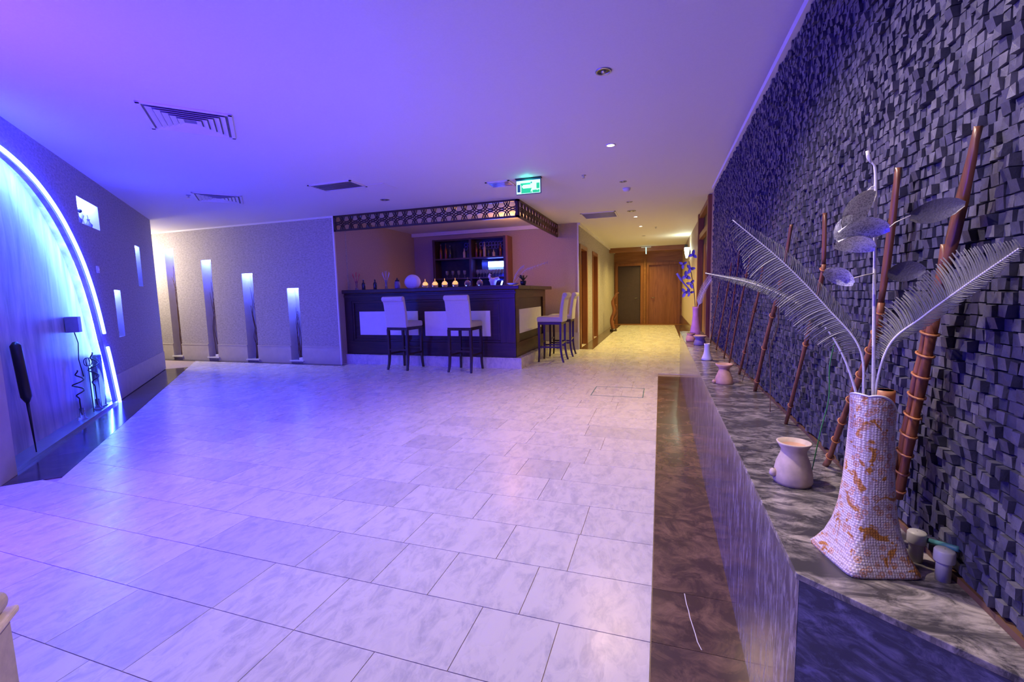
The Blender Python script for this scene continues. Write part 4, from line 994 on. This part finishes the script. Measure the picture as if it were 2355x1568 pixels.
# pots and vases along the ledge
def lathed(name, label, cat, loc, parts):
    t = thing(name, label, cat, (loc[0], loc[1], .6505))
    for nm, prof, mt in parts: MB().lathe(prof, n=32).build(nm, mt, t, True)
    return t
t = lathed('clay_burner', 'pale waisted clay oil burner on the near end of the ledge', 'burner', (.395, 1.535), [('pot_body', [(.050, 0), (.054, .01), (.052, .035), (.047, .062), (.036, .092), (.034, .104), (.044, .122), (.048, .129), (.043, .130), (.030, .112)], 'clay'), ('bowl_lining', [(.001, .112), (.030, .113), (.044, .129)], 'terracotta')])
MB().lathe([(.006, 0), (.012, .008), (.010, .02), (.003, .026)], (-.055, -.008, .018), 12).build('lug', 'clay', t, True)
t = lathed('clay_burner', 'terracotta waisted clay burner halfway along the ledge', 'burner', (.392, 3.10), [('pot_body', [(.050, 0), (.054, .01), (.050, .04), (.036, .075), (.030, .09), (.034, .105), (.050, .118), (.052, .128), (.045, .128), (.030, .112)], 'terracotta'), ('bowl_lining', [(.001, .112), (.030, .113), (.047, .127)], 'terracotta')])
MB().lathe([(.006, 0), (.014, .008), (.011, .018), (.003, .022)], (-.058, -.01, .004), 12).build('lug', 'terracotta', t, True)
lathed('white_bottle_vase', 'slim white bottle-shaped vase standing on the ledge', 'vase', (.385, 4.13), [('vase_body', [(.036, 0), (.046, .004), (.040, .022), (.028, .055), (.023, .085), (.022, .125), (.026, .142), (.022, .142), (.018, .12)], 'whitebisque')])
lathed('dark_bowl', 'dark waisted burner with a pale rim beyond the white vase', 'burner', (.415, 5.25), [('bowl_body', [(.060, 0), (.066, .01), (.055, .05), (.045, .07), (.060, .09), (.066, .098)], 'ceramicblue'), ('rim', [(.066, .098), (.068, .104), (.060, .106), (.03, .09)], 'clay')])
lathed('terracotta_burner', 'small terracotta pot just left of the dark burner', 'pot', (.345, 5.60), [('pot_body', [(.050, 0), (.058, .02), (.052, .06), (.040, .085), (.055, .10), (.05, .10)], 'terracotta')])
t = lathed('tall_pink_vase', 'tall pink vase with blue flowers at the far end of the ledge', 'vase', (.435, 6.25), [('vase_body', [(.055, 0), (.070, .01), (.060, .08), (.042, .18), (.034, .28), (.036, .36), (.042, .385), (.035, .38)], 'pinkglaze'), ('base_ring', [(.085, 0), (.085, .02), (.07, .03)], 'terracotta')])
fb = Vector((.435, 6.25, .96)); t = thing('blue_orchid', 'spray of blue artificial flowers in the tall pink vase', 'artificial flower', tuple(fb))
ob = fb
MB().tube(cr([(0, 0, 0), (-.02, 0, .25), (-.05, 0, .45), (-.09, 0, .66)], 5), .005, 6).build('stem', 'twig', t, True)
for cx_, cz_, s_ in ((.30, 1.22, 1.1), (.37, 1.33, 1), (.31, 1.43, 1.2), (.36, 1.52, 1.1), (.27, 1.58, .9), (.39, 1.70, 1.0), (.36, 1.22, .8)):
    for k in range(3):
        q = k*2.1+cz_*7; petal((cx_+.025*math.cos(q), 6.22+.02*math.sin(q), cz_+.03*math.sin(q)), (.032*s_*math.cos(q), .005, .032*s_*math.sin(q)), (-.018*s_*math.sin(q), -.006, .018*s_*math.cos(q)), 'blueflower', .4)
MB().tube(cr([Vector((.36, 6.22, 1.25))-fb, Vector((.27, 6.2, 1.36))-fb, Vector((.20, 6.2, 1.47))-fb], 5), [.010]*6+[.016]*5, 7).build('long_leaf', 'blueflower', t, True)
t = thing('feather_spray', 'grey-blue feathery frond rising from the tall pink vase', 'artificial fern', (.445, 6.25, .96))
Pp = cr([(0, 0, 0), (.03, 0, .12), (.08, -.02, .28), (.16, -.05, .42)], 8); MB().tube(Pp, .005, 6).build('stem', 'silverstem', t, True)
for i, p in enumerate(Pp[7:]):
    for s_ in (-1, 1): MB().tube([p, p+Vector((.012+.045*s_*.8, 0, .05-.022*s_))], [.007, .002], 5).build('leaflet', 'glitter', t, True)
# grey capped pipes
for (x, y, l) in ((.537, 1.152, 'short white capped pipe on the ledge nearer the beaded vase'), (.553, 1.085, 'short white capped pipe on the ledge farther right')):
    t = thing('capped_pipe', l, 'pipe', (x, y, .6505), 0, 'capped pipes on the ledge')
    MB().lathe([(.0125, 0), (.0125, .045)], n=20).build('pipe', 'pvc', t, True)
    MB().lathe([(.0165, .040), (.0170, .042), (.0170, .062), (.0150, .0655), (.001, .0665)], n=24).build('cap', 'pvc', t, True)
t = thing('dark_tube', 'short dark tube sticking out above the capped pipes', 'pipe', (.572, 1.13, .70)); MB().tube([(0, -.05, .022), (-.02, .02, .0)], .006, 8).build('tube_body', 'exitd', t, True)

# sculpture in the corridor
t = thing('wood_sculpture', 'slender brown driftwood sculpture against the left corridor wall', 'sculpture', (-1.42, 14.6, 0))
MB().lathe([(.11, 0), (.11, .05), (.05, .08)], n=14).build('plinth', 'darkwoodz', t, True)
MB().tube(cr([(0, 0, .05), (-.05, 0, .35), (.02, 0, .65), (-.02, 0, .95), (.10, 0, 1.18), (.17, 0, 1.22)], 5), [.06]*8+[.05]*8+[.035]*5+[.02]*5, 8).build('trunk', 'cane', t, True)
MB().tube(cr([(0, 0, .35), (.12, 0, .6), (.08, 0, .85)], 5), [.03]*6+[.015]*5, 7).build('branch', 'blade', t, True)

# ================================================================== lamps' own light and added fill
def downlight(x, y, p, col=WARM, ang=120, r=.04, z=2.70, blend=1.0):
    return light('downlight', 'SPOT', (x, y, z), p, col, r, (x, y, 0), math.radians(ang), blend)
downlight(-.50, 1.60, 178, (1.0, .83, .70), 122, blend=.4)
downlight(-.50, 4.86, 255, (1.0, .63, .30), 128)
downlight(-.49, 9.56, 170, CORR, 135)
downlight(-.45, 10.99, 230, CORR, 140)
for y in (13.0, 15.2, 16.9): downlight(-.5, y, 210 if y < 16 else 120, CORR, 145)
light('vase_fill_spot', 'SPOT', (-1.5, .35, 2.70), 130, (1.0, .84, .72), .04, (.50, 1.10, 1.22), math.radians(36), .8)  # added unseen spot brightening the vase and ferns from the front
light('sconce_light', 'POINT', (.62, 13.2, 2.35), 18, (.8, 1, .75), .05)
for x, y, p in ((-2.9, 8.5, 22), (-4.6, 8.9, 9)): downlight(x, y, p, (1, .42, .10), 150)
light('bar_glow', 'POINT', (-2.75, 8.3, 2.55), 18, (1, .42, .10), .1)
light('exit_glow', 'POINT', (-1.645, 5.70, 2.70), .5, (.0, 1, .45), .02)
